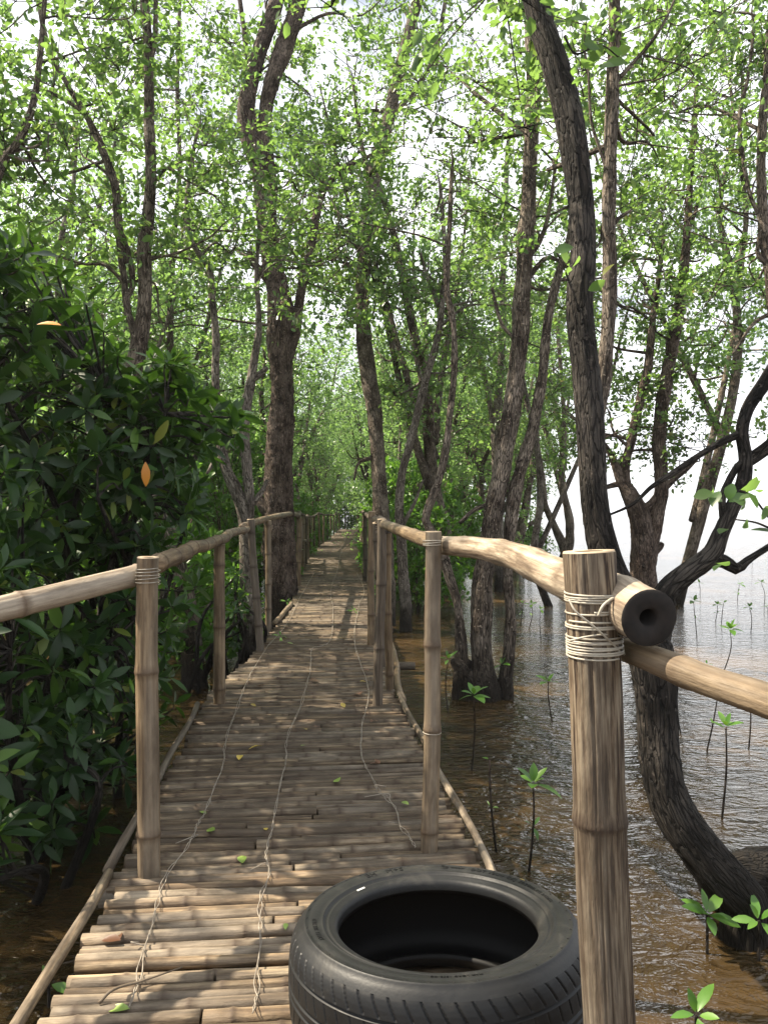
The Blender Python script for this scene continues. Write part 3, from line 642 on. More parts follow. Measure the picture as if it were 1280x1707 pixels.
T1 = hero('mangrove_tree', 'thick reddish lumpy trunk splitting in two high up, left edge of the boardwalk', 12.5,
     [[(470, 1075, 68), (470, 1000, 58), (466, 900, 56), (464, 820, 54), (467, 740, 47), (470, 660, 43), (468, 580, 44), (468, 520, 46), (455, 440, 38), (446, 380, 34), (436, 300, 34), (420, 240, 33), (410, 185, 31), (422, 120, 28), (442, 60, 28), (462, 0, 24), (480, -80, 22), (470, -200, 18)],
      [(446, 380, 28), (448, 300, 28), (442, 220, 27), (450, 150, 26), (470, 90, 30), (493, 20, 32), (515, -60, 28), (540, -180, 22)],
      [(480, 600, 20), (492, 550, 20), (503, 480, 17), (520, 400, 15), (538, 320, 13), (570, 285, 9), (605, 265, 7)],
      [(440, 330, 8), (415, 120, 10), (408, 60, 9), (395, -40, 8)],
      [(447, 470, 10), (425, 440, 14), (415, 420, 10)],
      [(450, 850, 34), (436, 838, 22), (431, 826, 10)]],
     'bark_red', 4.4, 44, 1.7, 95, .10, 1, 0, 22, .16, .10)
mb = MB(); a = P(472, 506, 12.2); pole(mb, a, a + [.05, -.14, .01], .035, .03, 5, 9, nodes=False); mb.build('broken_stub', M['cut'], T1)

hero('mangrove_tree', 'tall trunk with pale grey bark rising behind the tied post bundle in centre', 13.0,
     [[(645, 1040, 34), (640, 900, 32), (634, 850, 30), (631, 790, 28), (624, 690, 29), (612, 610, 29), (605, 540, 26), (604, 480, 26), (612, 380, 27), (624, 290, 28), (640, 230, 24), (652, 180, 24), (668, 110, 22), (688, 30, 20), (702, -40, 18), (700, -160, 12)],
      [(624, 300, 14), (607, 260, 10), (600, 225, 8), (590, 150, 6)],
      [(655, 190, 12), (690, 150, 9), (725, 90, 8), (745, -20, 7)],
      [(640, 760, 12), (600, 770, 6), (590, 800, 4)]],
     'bark', 4.6, 46, 1.9, 100, .09, 2, 1.5, 16, .10, .06, lm='leaf')

hero('mangrove_tree', 'leaning clump of three trunks rooted in the water right of the handrail', 7.9,
     [[(806, 1150, 62), (804, 1110, 44), (801, 1050, 38), (804, 980, 38), (812, 920, 36), (823, 850, 34), (838, 770, 34), (851, 690, 33), (863, 600, 32), (869, 520, 31), (873, 430, 31), (881, 330, 27), (884, 240, 26), (888, 160, 27), (886, 80, 22), (880, -20, 18), (890, -160, 12)],
      [(842, 1140, 28), (848, 1080, 22), (851, 1020, 19), (846, 960, 18), (849, 900, 21), (856, 830, 26), (872, 770, 22), (888, 710, 21), (902, 640, 19), (908, 580, 17), (915, 520, 16), (930, 460, 15), (945, 410, 12), (960, 330, 10)],
      [(785, 1135, 40), (772, 1108, 26), (768, 1060, 19), (761, 1000, 16), (748, 960, 19), (735, 920, 18), (716, 882, 17), (710, 858, 16), (730, 805, 15), (742, 755, 14), (750, 690, 12), (757, 610, 12), (755, 540, 11), (745, 480, 11), (748, 400, 9), (752, 300, 7)],
      [(772, 1115, 40), (762, 1104, 30), (758, 1096, 24)],
      [(872, 440, 13), (900, 400, 9), (915, 350, 7), (925, 280, 6)],
      [(815, 840, 9), (790, 850, 8), (765, 872, 7)],
      [(866, 570, 8), (836, 540, 7), (820, 480, 6)]],
     'bark', 4.1, 30, 1.6, 80, .085, 3, .6, 20, .13, .06)

WF[0] = .43
T4x = [(1238, 1500, 84), (1200, 1458, 88), (1164, 1414, 84), (1130, 1365, 80), (1108, 1310, 76), (1098, 1240, 72), (1094, 1170, 76), (1088, 1110, 88), (1068, 1050, 84), (1040, 1000, 66), (1015, 945, 60), (1000, 890, 55), (990, 830, 53), (985, 750, 52), (982, 690, 52), (976, 620, 52), (970, 560, 52), (966, 500, 50), (972, 430, 48), (968, 340, 50), (958, 260, 52), (946, 190, 52), (925, 110, 50), (905, 50, 48), (893, 0, 45), (872, -80, 42), (840, -200, 36)]
def t4extra(t, l, rg, S):
    for (x, y, d) in [(925, 415, 3.5), (938, 455, 3.55), (1003, 458, 3.5), (955, 25, 3.6), (972, 100, 3.5), (988, 95, 3.6), (1004, 92, 3.55), (1015, 112, 3.6), (965, 40, 3.5), (1022, 88, 3.7), (983, 108, 3.55), (1196, 930, 3.2), (1195, 820, 3.2), (1236, 808, 3.2), (1246, 830, 3.1), (1262, 815, 3.2), (1275, 850, 3.2), (1240, 852, 3.2), (1222, 868, 3.25), (1270, 795, 3.3), (1285, 872, 3.2), (1210, 836, 3.2)]:
        k = 2; c = np.repeat(P(x, y, d)[None], k, 0) + rg.normal(0, .025, (k, 3))
        fine_leaves(l, c, rg.normal(0, 1, (k, 3)) * [1, .8, .5], rg.normal(0, .5, (k, 3)) + [0, -.4, .5], rg.uniform(.065, .09, k), rg.uniform(.038, .05, k))
    for q in ([(1310, 900), (1275, 855), (1250, 825), (1215, 815)], [(1300, 890), (1262, 872), (1225, 866)], [(940, 60), (960, 90), (1000, 75), (1030, 95)], [(965, 520), (945, 460), (925, 415)]):
        s = spline(np.array([P(x, y, 3.3 if x > 1100 else 3.55) for x, y in q]), 5); tube(t, s, np.linspace(.006, .003, len(s)), 5)
    # the low root plate spreading along the waterline
    s = spline(np.array([[*P(1180, 1440, 3.6), .08], [*P(1230, 1475, 3.64), .135], [*P(1300, 1472, 3.72), .145], [*P(1400, 1490, 3.8), .12]]), 8); s[:, 2] = np.clip(s[:, 2], .0, .12)
    tube(t, s[:, :3], s[:, 3], 18, .14, 5, ridge=.08)
hero('mangrove_tree', 'dark cracked trunk that curves up out of the water behind the front post', 3.55,
     [T4x,
      [(1085, 1075, 60), (1100, 1020, 48), (1112, 985, 44), (1145, 955, 40), (1185, 925, 37), (1200, 892, 31), (1218, 850, 28), (1238, 805, 27), (1242, 765, 25), (1236, 720, 24), (1246, 680, 23), (1272, 640, 26), (1320, 560, 20)],
      [(1185, 930, 30), (1210, 938, 26), (1228, 948, 22), (1246, 934, 15), (1270, 918, 13), (1310, 895, 11)],
      [(1206, 870, 18), (1203, 830, 15), (1218, 795, 14), (1236, 770, 14)],
      [(1240, 775, 20), (1258, 765, 18), (1290, 740, 18), (1340, 700, 14)],
      [(1238, 722, 18), (1205, 735, 14), (1160, 762, 12), (1120, 790, 12), (1085, 812, 9)],
      [(1120, 1130, 34), (1135, 1128, 30), (1140, 1110, 22)],
      ],
     'bark_dark', 4.3, 16, 1.3, 60, .085, 4, .25, 40, .06, .05, sig=.28, extra=t4extra)

WF[0] = .42
hero('mangrove_tree', 'paler upright stem rising close behind the dark cracked trunk', 6.3,
     [[(1090, 1240, 50), (1086, 1150, 44), (1062, 1040, 38), (1016, 940, 34), (996, 850, 32), (990, 770, 31), (994, 700, 30), (1004, 640, 29), (1011, 580, 28), (1014, 520, 28), (1016, 440, 28), (1014, 360, 26), (1016, 290, 27), (1018, 210, 26), (1021, 130, 25), (1024, 60, 24), (1024, -10, 22), (1030, -120, 18)],
      [(1016, 150, 12), (1050, 110, 8), (1085, 70, 7), (1110, 30, 5)], [(1016, 300, 9), (1000, 250, 7), (985, 200, 6), (980, 120, 5)], [(1016, 380, 12), (1030, 365, 9), (1052, 350, 6)]],
     'bark', 4.4, 20, 1.3, 70, .085, 15, 0, 16, .09, .06)
hero('mangrove_tree', 'tree with low forked trunk standing in open water behind the hollow log end', 11.0,
     [[(1076, 1065, 54), (1074, 1000, 46), (1072, 940, 46), (1066, 870, 40), (1050, 825, 36), (1035, 800, 22)],
      [(1052, 830, 22), (1040, 790, 20), (1050, 740, 18), (1066, 670, 18), (1080, 610, 17), (1085, 555, 14), (1092, 500, 11), (1105, 400, 8)],
      [(1078, 940, 34), (1092, 870, 30), (1102, 810, 28), (1098, 740, 27), (1104, 670, 26), (1118, 590, 24), (1132, 510, 22), (1142, 420, 17), (1150, 300, 12), (1160, 160, 9)],
      [(1080, 925, 24), (1098, 912, 16), (1104, 905, 9)],
      [(1068, 850, 16), (1085, 840, 18), (1105, 815, 14), (1150, 775, 10)],
      [(1036, 805, 14), (1012, 812, 10), (985, 820, 8)]],
     'bark_red', 2.5, 60, 1.25, 75, .085, 5, 0, 16, .13, .06, sig=.26)

hero('mangrove_tree', 'slim dark stems at the upper right with thin drooping leafy twigs over the water', 9.0,
     [[(1345, 1120, 40), (1325, 900, 30), (1305, 700, 26), (1284, 470, 22), (1272, 380, 20), (1268, 250, 18), (1278, 120, 16), (1290, -40, 14), (1300, -200, 10)],
      [(1276, 440, 10), (1262, 420, 9), (1266, 370, 8), (1248, 320, 8), (1236, 250, 8), (1232, 190, 8), (1246, 130, 7), (1255, 50, 6)],
      [(1290, 520, 10), (1255, 540, 7), (1220, 590, 5)], [(1320, 430, 8), (1420, 300, 7), (1500, 200, 6)]],
     'bark', 4.3, 46, 1.7, 70, .085, 6, 0, 10, .08, .0, sig=.34)

hero('mangrove_tree', 'dark trunk with many crooked forks rising behind the big leafy shrub on the left', 8.2,
     [[(325, 1145, 52), (318, 1060, 44), (306, 990, 40), (290, 925, 38), (268, 855, 38), (244, 780, 36), (228, 700, 34), (220, 640, 34), (230, 585, 31), (240, 530, 30), (243, 470, 28), (241, 410, 26), (248, 350, 24), (252, 290, 22), (250, 210, 20), (248, 130, 19), (246, 60, 18), (240, -20, 15), (236, -150, 11)],
      [(225, 560, 15), (212, 510, 14), (208, 470, 13), (203, 430, 14), (198, 370, 16), (192, 310, 16), (176, 262, 16), (162, 228, 15), (140, 185, 12), (112, 140, 10), (82, 80, 10), (66, 10, 9), (50, -90, 8)],
      [(148, 196, 10), (112, 168, 8), (70, 150, 7), (40, 160, 5)],
      [(212, 500, 10), (222, 470, 12), (216, 430, 11), (206, 400, 12)],
      [(205, 470, 8), (176, 442, 7), (140, 440, 5), (100, 428, 4)],
      [(232, 440, 8), (260, 430, 6), (300, 420, 5), (350, 395, 4)],
      [(247, 130, 9), (258, 70, 10), (260, 10, 9), (262, -80, 7)],
      [(245, 330, 9), (262, 300, 7), (280, 280, 6), (310, 300, 4)]],
     'bark', 4.0, 34, 1.15, 85, .09, 7, 0, 16, .12, .05)

hero('mangrove_tree', 'black leaning limb crossing the upper left corner of the wood', 6.5,
     [[(-160, 1220, 40), (-130, 900, 34), (-80, 600, 28), (-40, 420, 22), (0, 285, 17), (28, 240, 15), (48, 200, 14), (62, 140, 12), (70, 60, 10), (80, -60, 8)],
      [(-40, 400, 12), (-70, 250, 10), (-60, 60, 8)]],
     'bark', 4.5, 14, .8, 80, .09, 8, 0, 12, .1, .0)

hero('mangrove_tree', 'pair of smooth pale curved stems joined low, left of the thick lumpy trunk', 9.4,
     [[(412, 1110, 40), (412, 1000, 32), (412, 920, 30), (408, 860, 28), (394, 820, 25), (376, 775, 22), (366, 710, 18), (360, 640, 16), (360, 560, 15), (354, 500, 14), (350, 450, 13), (330, 420, 12), (316, 390, 10), (312, 330, 9), (325, 240, 7)],
      [(412, 880, 26), (416, 830, 20), (411, 770, 21), (408, 710, 20), (416, 650, 19), (424, 600, 17), (432, 540, 12), (428, 460, 9), (432, 380, 7)],
      [(414, 640, 12), (436, 622, 12), (446, 612, 8)], [(376, 760, 10), (358, 770, 9), (345, 790, 6)], [(410, 850, 14), (430, 830, 12), (446, 800, 8)]],
     'bark_pale', 3.9, 26, 1.4, 80, .09, 9, 0, 12, .1, .0)

hero('mangrove_tree', 'slim pale trunk standing in the channel just right of the post bundle', 12.1,
     [[(676, 1055, 26), (676, 1010, 24), (672, 960, 23), (669, 900, 20), (665, 850, 18), (670, 790, 17), (685, 735, 16), (700, 670, 16), (715, 615, 15), (730, 560, 14), (737, 500, 12), (742, 430, 10), (735, 330, 8)],
      [(668, 880, 10), (690, 840, 7), (705, 800, 5)], [(735, 520, 8), (715, 470, 7), (700, 420, 6)]],
     'bark_pale', 3.4, 30, 1.4, 80, .085, 10, 0, 10, .08, .0)

hero('mangrove_tree', 'two straight pale stems deep between the middle trunks', 18.0,
     [[(832, 985, 22), (830, 850, 20), (826, 720, 18), (834, 620, 15), (838, 540, 14), (838, 460, 12), (842, 400, 10), (845, 250, 8)],
      [(826, 740, 12), (812, 650, 10), (798, 590, 9), (780, 540, 7)], [(838, 500, 9), (822, 470, 8), (810, 420, 6)]],
     'bark_pale', 4.2, 26, 1.7, 90, .09, 11, 0, 10, .08, .0)
hero('mangrove_tree', 'crooked little tree leaning left beside the dark trunk, far out in the shallows', 22.0,
     [[(948, 962, 24), (942, 920, 20), (925, 880, 15), (908, 840, 12), (905, 800, 10), (895, 720, 8), (905, 600, 6)], [(944, 925, 22), (950, 890, 17), (945, 850, 14), (935, 800, 11), (940, 700, 9), (930, 560, 7)]],
     'bark', 3.0, 36, 1.7, 90, .09, 12, 0, 10, .1, .0)
hero('mangrove_tree', 'broad distant trunk rooted at the waterline left of the open channel', 27.0,
     [[(855, 945, 30), (862, 905, 24), (872, 865, 20), (880, 820, 14), (890, 760, 12), (900, 640, 9)], [(866, 890, 14), (850, 840, 12), (845, 780, 9)], [(870, 880, 8), (892, 868, 9), (905, 850, 7)]],
     'bark', 2.6, 40, 2.2, 100, .11, 13, 0, 9, .1, .0)
hero('mangrove_tree', 'slender grey stem with a wavy line, left of the twin trunk in the back rows', 16.0,
     [[(296, 1000, 20), (292, 800, 17), (288, 680, 15), (284, 560, 14), (286, 470, 13), (292, 380, 11), (300, 280, 9), (296, 150, 8), (300, 0, 6)]],
     'bark', 3.6, 34, 1.7, 100, .09, 14, 0, 9, .07, .0)

# ------------------------------------------------------------------ further trees of the wood, copies of six shapes
def wild_tree(seed, H, nst, zlo, nb, nl, ls, bark, lean=.6):
    rg = np.random.default_rng(seed); S = []; root = thing('mangrove_tree', '', 'tree', (0, 0, 0)); t, l = MB(), MB()
    az = rg.uniform(0, 6.28); x = y = 0.; pts = []
    for i in range(8):
        f = i / 7; pts.append([x, y, -.3 + f * (H + .3), (.075 + .05 * (seed % 3) / 2) * (1 - f) ** .8 + .02]); x += rg.normal(0, .22) + math.cos(az) * lean / 7; y += rg.normal(0, .22) + math.sin(az) * lean / 7
    S.append(spline(np.array(pts), 5))
    for k in range(nst):
        b = S[0][rg.integers(6, 22)]; a2 = rg.uniform(0, 6.28); L = (H - b[2]) * .9; q = []
        for i in range(5):
            f = i / 4; q.append([b[0] + math.cos(a2) * L * .38 * f ** .8 + rg.normal(0, .08), b[1] + math.sin(a2) * L * .38 * f ** .8 + rg.normal(0, .08), b[2] + L * f, b[3] * .62 * (1 - f) + .012])
        S.append(spline(np.array(q), 5))
    for k, s in enumerate(S): tube(t, s[:, :3], s[:, 3], 9, .1, seed * 7 + k)
    grow(t, l, S, zlo, int(nb * .8), 1.8, int(nl * 1.15), ls * .85, rg, simple=True, sig=.29)
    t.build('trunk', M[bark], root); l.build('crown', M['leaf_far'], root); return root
protos = [wild_tree(101, 9.5, 3, 3.0, 52, 85, .115, 'bark'), wild_tree(102, 8.3, 2, 2.2, 56, 80, .115, 'bark_pale'), wild_tree(103, 10.5, 3, 3.6, 52, 90, .12, 'bark'),
          wild_tree(104, 7.0, 4, 1.4, 60, 80, .115, 'bark_red'), wild_tree(105, 9.0, 1, 4.0, 40, 85, .115, 'bark_pale'), wild_tree(106, 6.0, 4, 1.0, 60, 75, .115, 'bark')]
used = set()
def place(protos, k, x, y, rz, sc, label, group):
    r = protos[k] if k not in used else copy_tree(protos[k]); used.add(k)
    r.location = (x, y, 0); r.rotation_euler = (0, 0, rz); r.scale = (sc, sc, sc); r['label'] = label; r['group'] = group; r['category'] = 'tree'
    return r
rg = np.random.default_rng(55)
mid = lambda d: (EL(d) + ER(d)) / 2
spots = []
_mid = lambda d: (EL(d) + ER(d)) / 2
for (y, sd, k) in ((23, -1.9, 3), (27, 1.9, 5), (31, -1.8, 0), (35, 1.8, 3), (40, -1.8, 5), (45, 1.8, 3), (50, -1.7, 3)):
    spots.append((_mid(y) + sd, y)); place(protos, k, _mid(y) + sd, y, y * 2.3, 1.05, 'leafy tree leaning over the far stretch of the boardwalk', 'trees lining the far boardwalk')
def try_spot(x, y, gap):
    if abs(x - mid(y)) < 1.5: return False
    if any((x - a) ** 2 + (y - b) ** 2 < gap ** 2 for a, b in spots): return False
    spots.append((x, y)); return True
n = 0
LB = 'slender mangrove tree among the crowded back rows on the forest side of the boardwalk'
RB = 'mangrove tree standing in shallow water among the back rows on the open water side'
for it in range(900):
    y = 12 + 48 * rg.random() ** 1.2; x = rg.uniform(-.56 * y - 1, -.02 * y)
    if x > mid(y): continue
    if n < 58 and try_spot(x, y, 2.0): place(protos, int(rg.integers(6)), x, y, rg.uniform(0, 6.28), rg.uniform(.85, 1.15), LB, 'back row trees on the forest side'); n += 1
n = 0
for it in range(900):
    y = 14 + 40 * rg.random() ** 1.1; x = rg.uniform(-.03 * y, .22 * y)
    if x < mid(y): continue
    if y > 30 and x > .17 * y: continue
    if n < 24 and try_spot(x, y, 2.4): place(protos, int(rg.integers(6)), x, y, rg.uniform(0, 6.28), rg.uniform(.85, 1.12), RB, 'back row trees on the open water side'); n += 1
for (x, y, k) in ((5.6, 15.5, 2), (8.8, 13.5, 4)):
    place(protos, k, x, y, x * 1.7, 1.05, ['tall tree with airy crown at the top right, trunk clear of low leaves', 'bare lower trunk with high thin crown, furthest right over the open water'][int(x > 6)], 'trees over the bright water')

for (x, y, k, sc) in ((-6.9, 6.9, 3, 1.1), (-5.3, 7.5, 4, 1.0)):  # trees standing left of the view, added to cast shade on the deck
    place(protos, k, x, y, x, sc, 'tree added left of the view, beyond the shrubs, so its crown shades the boardwalk', 'added shade trees left of the view')
# bushes: low bright green mangrove growth
def bush(seed, h, wd, nros, ls, label=''):
    rg = np.random.default_rng(seed); root = thing('mangrove_bush', label, 'bush', (0, 0, 0)); t, l = MB(), MB()
    for k in range(7):
        a = rg.uniform(0, 6.28); e = np.array([math.cos(a) * wd * .6, math.sin(a) * wd * .6, h * rg.uniform(.6, .95)])
        s = spline(np.array([[e[0] * .2, e[1] * .2, -.3], [e[0] * .4, e[1] * .4, h * .4], e]), 5); tube(t, s, np.linspace(.022, .006, len(s)), 5, .1, k)
    for k in range(nros):
        a = rg.uniform(0, 6.28); f = rg.random() ** .5; z = h * rg.uniform(.12, 1) ; c = np.array([math.cos(a) * wd * f * math.sqrt(max(.05, 1 - (z / h) ** 2 * .7)), math.sin(a) * wd * f * math.sqrt(max(.05, 1 - (z / h) ** 2 * .7)), z])
        q = c * [.6, .6, .85]; tube(t, np.array([q, (q + c) / 2 + [0, 0, -.02], c]), [.006, .005, .003], 4, cap=False)
        m_ = 9; aa = rg.normal(0, 1, (m_, 3)) + [0, 0, .5]; L = ls * rg.uniform(.7, 1.15, m_)
        leaves(l, np.repeat(c[None], m_, 0) + rg.normal(0, .035, (m_, 3)), aa, rg.normal(0, .6, (m_, 3)) + [0, 0, .9], L, L * .5)
    t.build('stems', M['bark'], root); l.build('foliage', M['leaf_bush'], root); return root
bp = [bush(201, 2.0, .95, 330, .12), bush(202, 2.7, 1.2, 420, .12), bush(203, 1.3, .8, 200, .115)]
usedb = set()
def putb(k, x, y, sc, label, group):
    r = bp[k] if k not in usedb else copy_tree(bp[k]); usedb.add(k); r.location = (x, y, 0); r.rotation_euler = (0, 0, x * 3 + y); r.scale = (sc,) * 3; r['label'] = label; r['group'] = group; return r
putb(0, .62, 14.2, .95, 'bright green bush filling the gap right of the tied post bundle', 'bushes by the boardwalk')
putb(1, .35, 19.5, 1.0, 'tall green bush between the slim pale trunk and the boardwalk', 'bushes by the boardwalk')
putb(2, -2.05, 9.6, .85, 'small bush growing at the foot of the curved pale stems', 'bushes by the boardwalk')
putb(2, 5.0, 28, 1.1, 'low round bush at the distant waterline seen over the log rail', 'bushes by the boardwalk')
for k, y in enumerate((19, 24, 30, 37, 45, 54)): putb(1 if k % 2 else 0, mid(y) - 1.75, y, 1.0, 'low bush pressed against the left posts of the far boardwalk', 'bushes behind the far left posts')
n = 0; bs = []
for it in range(900):
    y = 8.5 + 40 * rg.random() ** 1.2; x = rg.uniform(-.50 * y, .12 * y)
    if abs(x - mid(y)) < 1.75 or (x > mid(y) and (y < 16)) or (x > mid(y) and x > .09 * y): continue
    if any((x - a) ** 2 + (y - b_) ** 2 < 1.5 ** 2 for a, b_ in bs): continue
    if n < 52:
        bs.append((x, y)); left = x < mid(y)
        putb(int(rg.choice([0, 1, 1, 2])), x, y, rg.uniform(.85, 1.3), 'low green undergrowth bush beneath the trees on the forest side' if left else 'low green undergrowth bush along the water side of the far boardwalk', 'undergrowth on the forest side' if left else 'undergrowth on the water side'); n += 1
for (x, y, k) in ((-3.2, 63, 1), (-5.2, 62.5, 1), (-1.2, 63, 1), (.8, 60, 1), (-7, 60, 1)): putb(k, x, y, 1.5, 'bush closing off the far end of the boardwalk', 'bushes at the far end')
for (x, y, k, a) in ((-3.6, 64.5, 3, 1.25), (-1.4, 66, 5, 1.3), (-5.6, 66, 5, 1.3), (-2.5, 70, 0, 1.2), (.6, 64, 3, 1.2), (-7.5, 68, 3, 1.3)): place(protos, k, x, y, x, a, 'tree standing across the far end of the boardwalk', 'trees at the far end')
# far edge of the wood, too dense to count
t, l = MB(), MB()
for k in range(800):
    y = rg.uniform(58, 85); x = rg.uniform(-58, .11 * y) ; z = 8.5 * rg.random() ** 1.4 + .3
    clump(l, np.array([x, y, z]), 1.0, 80, .30, rg, True)
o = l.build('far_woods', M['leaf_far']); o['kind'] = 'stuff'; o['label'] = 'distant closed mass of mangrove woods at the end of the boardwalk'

# ------------------------------------------------------------------ big glossy shrubs on the left
def shrub(label, poly, n, d0, d1, base, seed, ls=.125, inner=0, orange=()):
    rg = np.random.default_rng(seed); poly = np.array(poly, float); root = thing('mangrove_shrub', label, 'shrub', (base[0], base[1], 0)); t, l = MB(), MB()
    lo, hi = poly.min(0), poly.max(0); C_ = []
    def inside(x, y):
        r = False; j = len(poly) - 1
        for i in range(len(poly)):
            if (poly[i][1] > y) != (poly[j][1] > y) and x < (poly[j][0] - poly[i][0]) * (y - poly[i][1]) / (poly[j][1] - poly[i][1]) + poly[i][0]: r = not r
            j = i
        return r
    while len(C_) < n:
        x, y = rg.uniform(lo[0], hi[0]), rg.uniform(lo[1], hi[1])
        if inside(x, y):
            c = P(x, y, d0 + (d1 - d0) * np.clip(x / 330, -.3, 1.2) + rg.uniform(-.1, 1.3))
            if c[2] > .12 and not (c[0] > EL(c[1]) - .12 and c[2] < 1.75): C_.append(c)
    C_ = np.array(C_); nodes = []
    b0 = np.array([base[0], base[1], -.3])
    for k in range(9):
        e = C_[rg.integers(len(C_))] * [1, 1, .9]; a = b0 + [rg.normal(0, .25), rg.normal(0, .25), 0]; m_ = (a + e) / 2 + [rg.normal(0, .15), rg.normal(0, .15), .25]
        s = spline(np.array([a, m_, e]), 8); tube(t, s, np.linspace(.03, .009, len(s)), 7, .1, k); nodes.append(s[3:])
    nodes = np.concatenate(nodes)
    for k, c in enumerate(C_):
        dd = np.linalg.norm(nodes - c, axis=1); q = nodes[np.argmin(dd)]
        upv = unit(unit(c - q) + [0, 0, .7] + rg.normal(0, .35, 3))
        s = spline(np.array([q, q + (c - q) * .55 + [0, 0, .05 - .12 * min(1, dd.min())], c - upv * .05, c]), 4); tube(t, s, np.linspace(min(.012, .005 + .006 * dd.min()), .004, len(s)), 5, cap=False, seed=k)
        rosette(l, c, upv, int(rg.integers(6, 11)), ls * rg.uniform(.85, 1.2), rg, (-.35, 1.15))
    for (x, y, d) in ():
        pass
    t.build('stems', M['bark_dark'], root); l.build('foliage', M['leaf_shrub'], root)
    for (x, y, d, ax, nn, ln) in orange:
        ol = MB(); fine_leaves(ol, [P(x, y, d)], np.array([ax], float), np.array([nn], float), ln, ln * .36); ob = ol.build('withered_leaf', M['leaf_orange'], root); ob['label'] = 'withered orange leaf'
    return root
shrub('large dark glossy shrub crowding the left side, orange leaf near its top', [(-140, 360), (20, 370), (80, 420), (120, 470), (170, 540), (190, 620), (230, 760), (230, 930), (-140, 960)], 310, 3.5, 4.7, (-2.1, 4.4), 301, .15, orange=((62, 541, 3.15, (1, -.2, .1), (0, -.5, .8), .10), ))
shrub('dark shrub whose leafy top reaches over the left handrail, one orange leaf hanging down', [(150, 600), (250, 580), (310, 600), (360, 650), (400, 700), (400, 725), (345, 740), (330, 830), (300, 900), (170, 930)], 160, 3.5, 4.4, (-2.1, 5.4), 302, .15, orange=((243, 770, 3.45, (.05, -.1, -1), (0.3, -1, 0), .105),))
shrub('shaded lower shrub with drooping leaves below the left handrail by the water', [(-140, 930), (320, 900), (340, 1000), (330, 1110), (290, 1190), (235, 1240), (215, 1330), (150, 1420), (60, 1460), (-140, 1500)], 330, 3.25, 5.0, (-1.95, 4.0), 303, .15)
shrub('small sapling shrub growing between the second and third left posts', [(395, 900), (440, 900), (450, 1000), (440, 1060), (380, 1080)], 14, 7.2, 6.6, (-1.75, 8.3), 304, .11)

# ------------------------------------------------------------------ seedlings in the water
def seedling(px, yt, yb, label, group=None, nl=6, ls=.09, seed=0, d=None, lean=0.):
    d = d or CAMZ * F / (yb - HY); rg = np.random.default_rng(seed + 900); b = P(px + lean, yb, d); top = P(px, yt, d) + [rg.normal(0, .055), rg.normal(0, .055), 0]
    root = thing('mangrove_seedling', label, 'seedling', (b[0], b[1], 0), group); mb = MB()
    s = spline(np.array([[b[0], b[1], -.1], (b + top) / 2 + [rg.normal(0, .03), rg.normal(0, .02), 0], top]), 6); tube(mb, s, np.linspace(.0075, .0045, len(s)) * (1 if d < 6 else .9), 6, .08, seed)
    mb.build('stem', M['bark_red'], root); mb = MB(); rosette(mb, top, (rg.normal(0, .15), -.15, 1), nl, ls, rg, (.0, 1.2), wr=.46)
    if rg.random() < .4: rosette(mb, s[len(s) // 2], (rg.normal(0, .3), -.3, 1), 3, ls * .7, rg, (.1, .9))
    mb.build('leaves', M['leaf_sprout'], root); return root
SD = [(886, 1300, 1452, 'fresh seedling with broad bright leaves just beyond the tyre', 7, .115, -8),
      (921, 1135, 1203, 'bright green seedling standing alone between the clump of trunks and the front post', 7, .105, 2),
      (786, 1160, 1285, 'leafy seedling in front of the three trunk clump base', 8, .13, -2),
      (747, 1100, 1190, 'thin seedling close to the second right post', 5, .10, 2),
      (846, 1108, 1165, 'seedling touching the right foot of the trunk clump', 5, .09, 0),
      (815, 1105, 1148, 'tiny seedling sprouting against the trunk clump base', 4, .08, 0),
      (879, 1008, 1046, 'left one of three slim seedlings seen beneath the log rail', 6, .10, 0), (900, 1015, 1062, 'middle one of three slim seedlings seen beneath the log rail', 6, .09, 2), (866, 1006, 1040, 'smallest seedling beneath the log rail near the brown sandbar', 4, .08, 0),
      (831, 1270, 1420, 'bare stick like seedling between the second right post and the tyre', 0, .05, 0),
      (1196, 1205, 1362, 'seedling with a tuft half way up, right of the curved trunk', 6, .10, 4), (1177, 1158, 1250, 'seedling just under the lower rail, right of the curved trunk', 5, .09, -4), (1246, 1170, 1245, 'faint seedling under the lower rail near the picture edge', 4, .08, 0),
      (1140, 1120, 1220, 'bare topped seedling touching the curved trunk', 2, .05, -2),
      (1209, 1048, 1118, 'dark flat topped seedling against the bright water right of the hollow log', 9, .16, -8), (1162, 1002, 1062, 'dark seedling nearest the hollow log against the glare', 5, .12, 0), (1190, 1008, 1035, 'left one of two close seedlings in the bright water', 4, .10, 0), (1201, 1006, 1040, 'right one of two close seedlings in the bright water', 4, .10, 0),
      (1246, 1012, 1052, 'seedling with flared leaves in the glare by the picture edge', 6, .12, 4), (1228, 974, 1000, 'small dark seedling in the glare above the two close ones', 5, .12, 0), (1272, 972, 1010, 'small dark seedling in the glare at the picture edge', 5, .12, 0), (1278, 1012, 1020, 'seedling low in the water at the picture edge', 4, .12, 0), (1166, 972, 988, 'tiny distant seedling near the tip of the dark limb', 4, .14, 0),
      (860, 990, 1010, 'pale sprout growing above the brown sandbar', 5, .12, 0), (1180, 1110, 1130, 'two leaf sprout above the lower rail', 3, .08, 0), (1255, 930, 940, 'distant seedling under the crooked branch', 4, .16, 0)]
for k, (px, yt, yb, lb, nl, ls, ln) in enumerate(SD): seedling(px, yt, yb, lb, 'mangrove seedlings in the water', max(nl, 1), ls, k, None, ln)
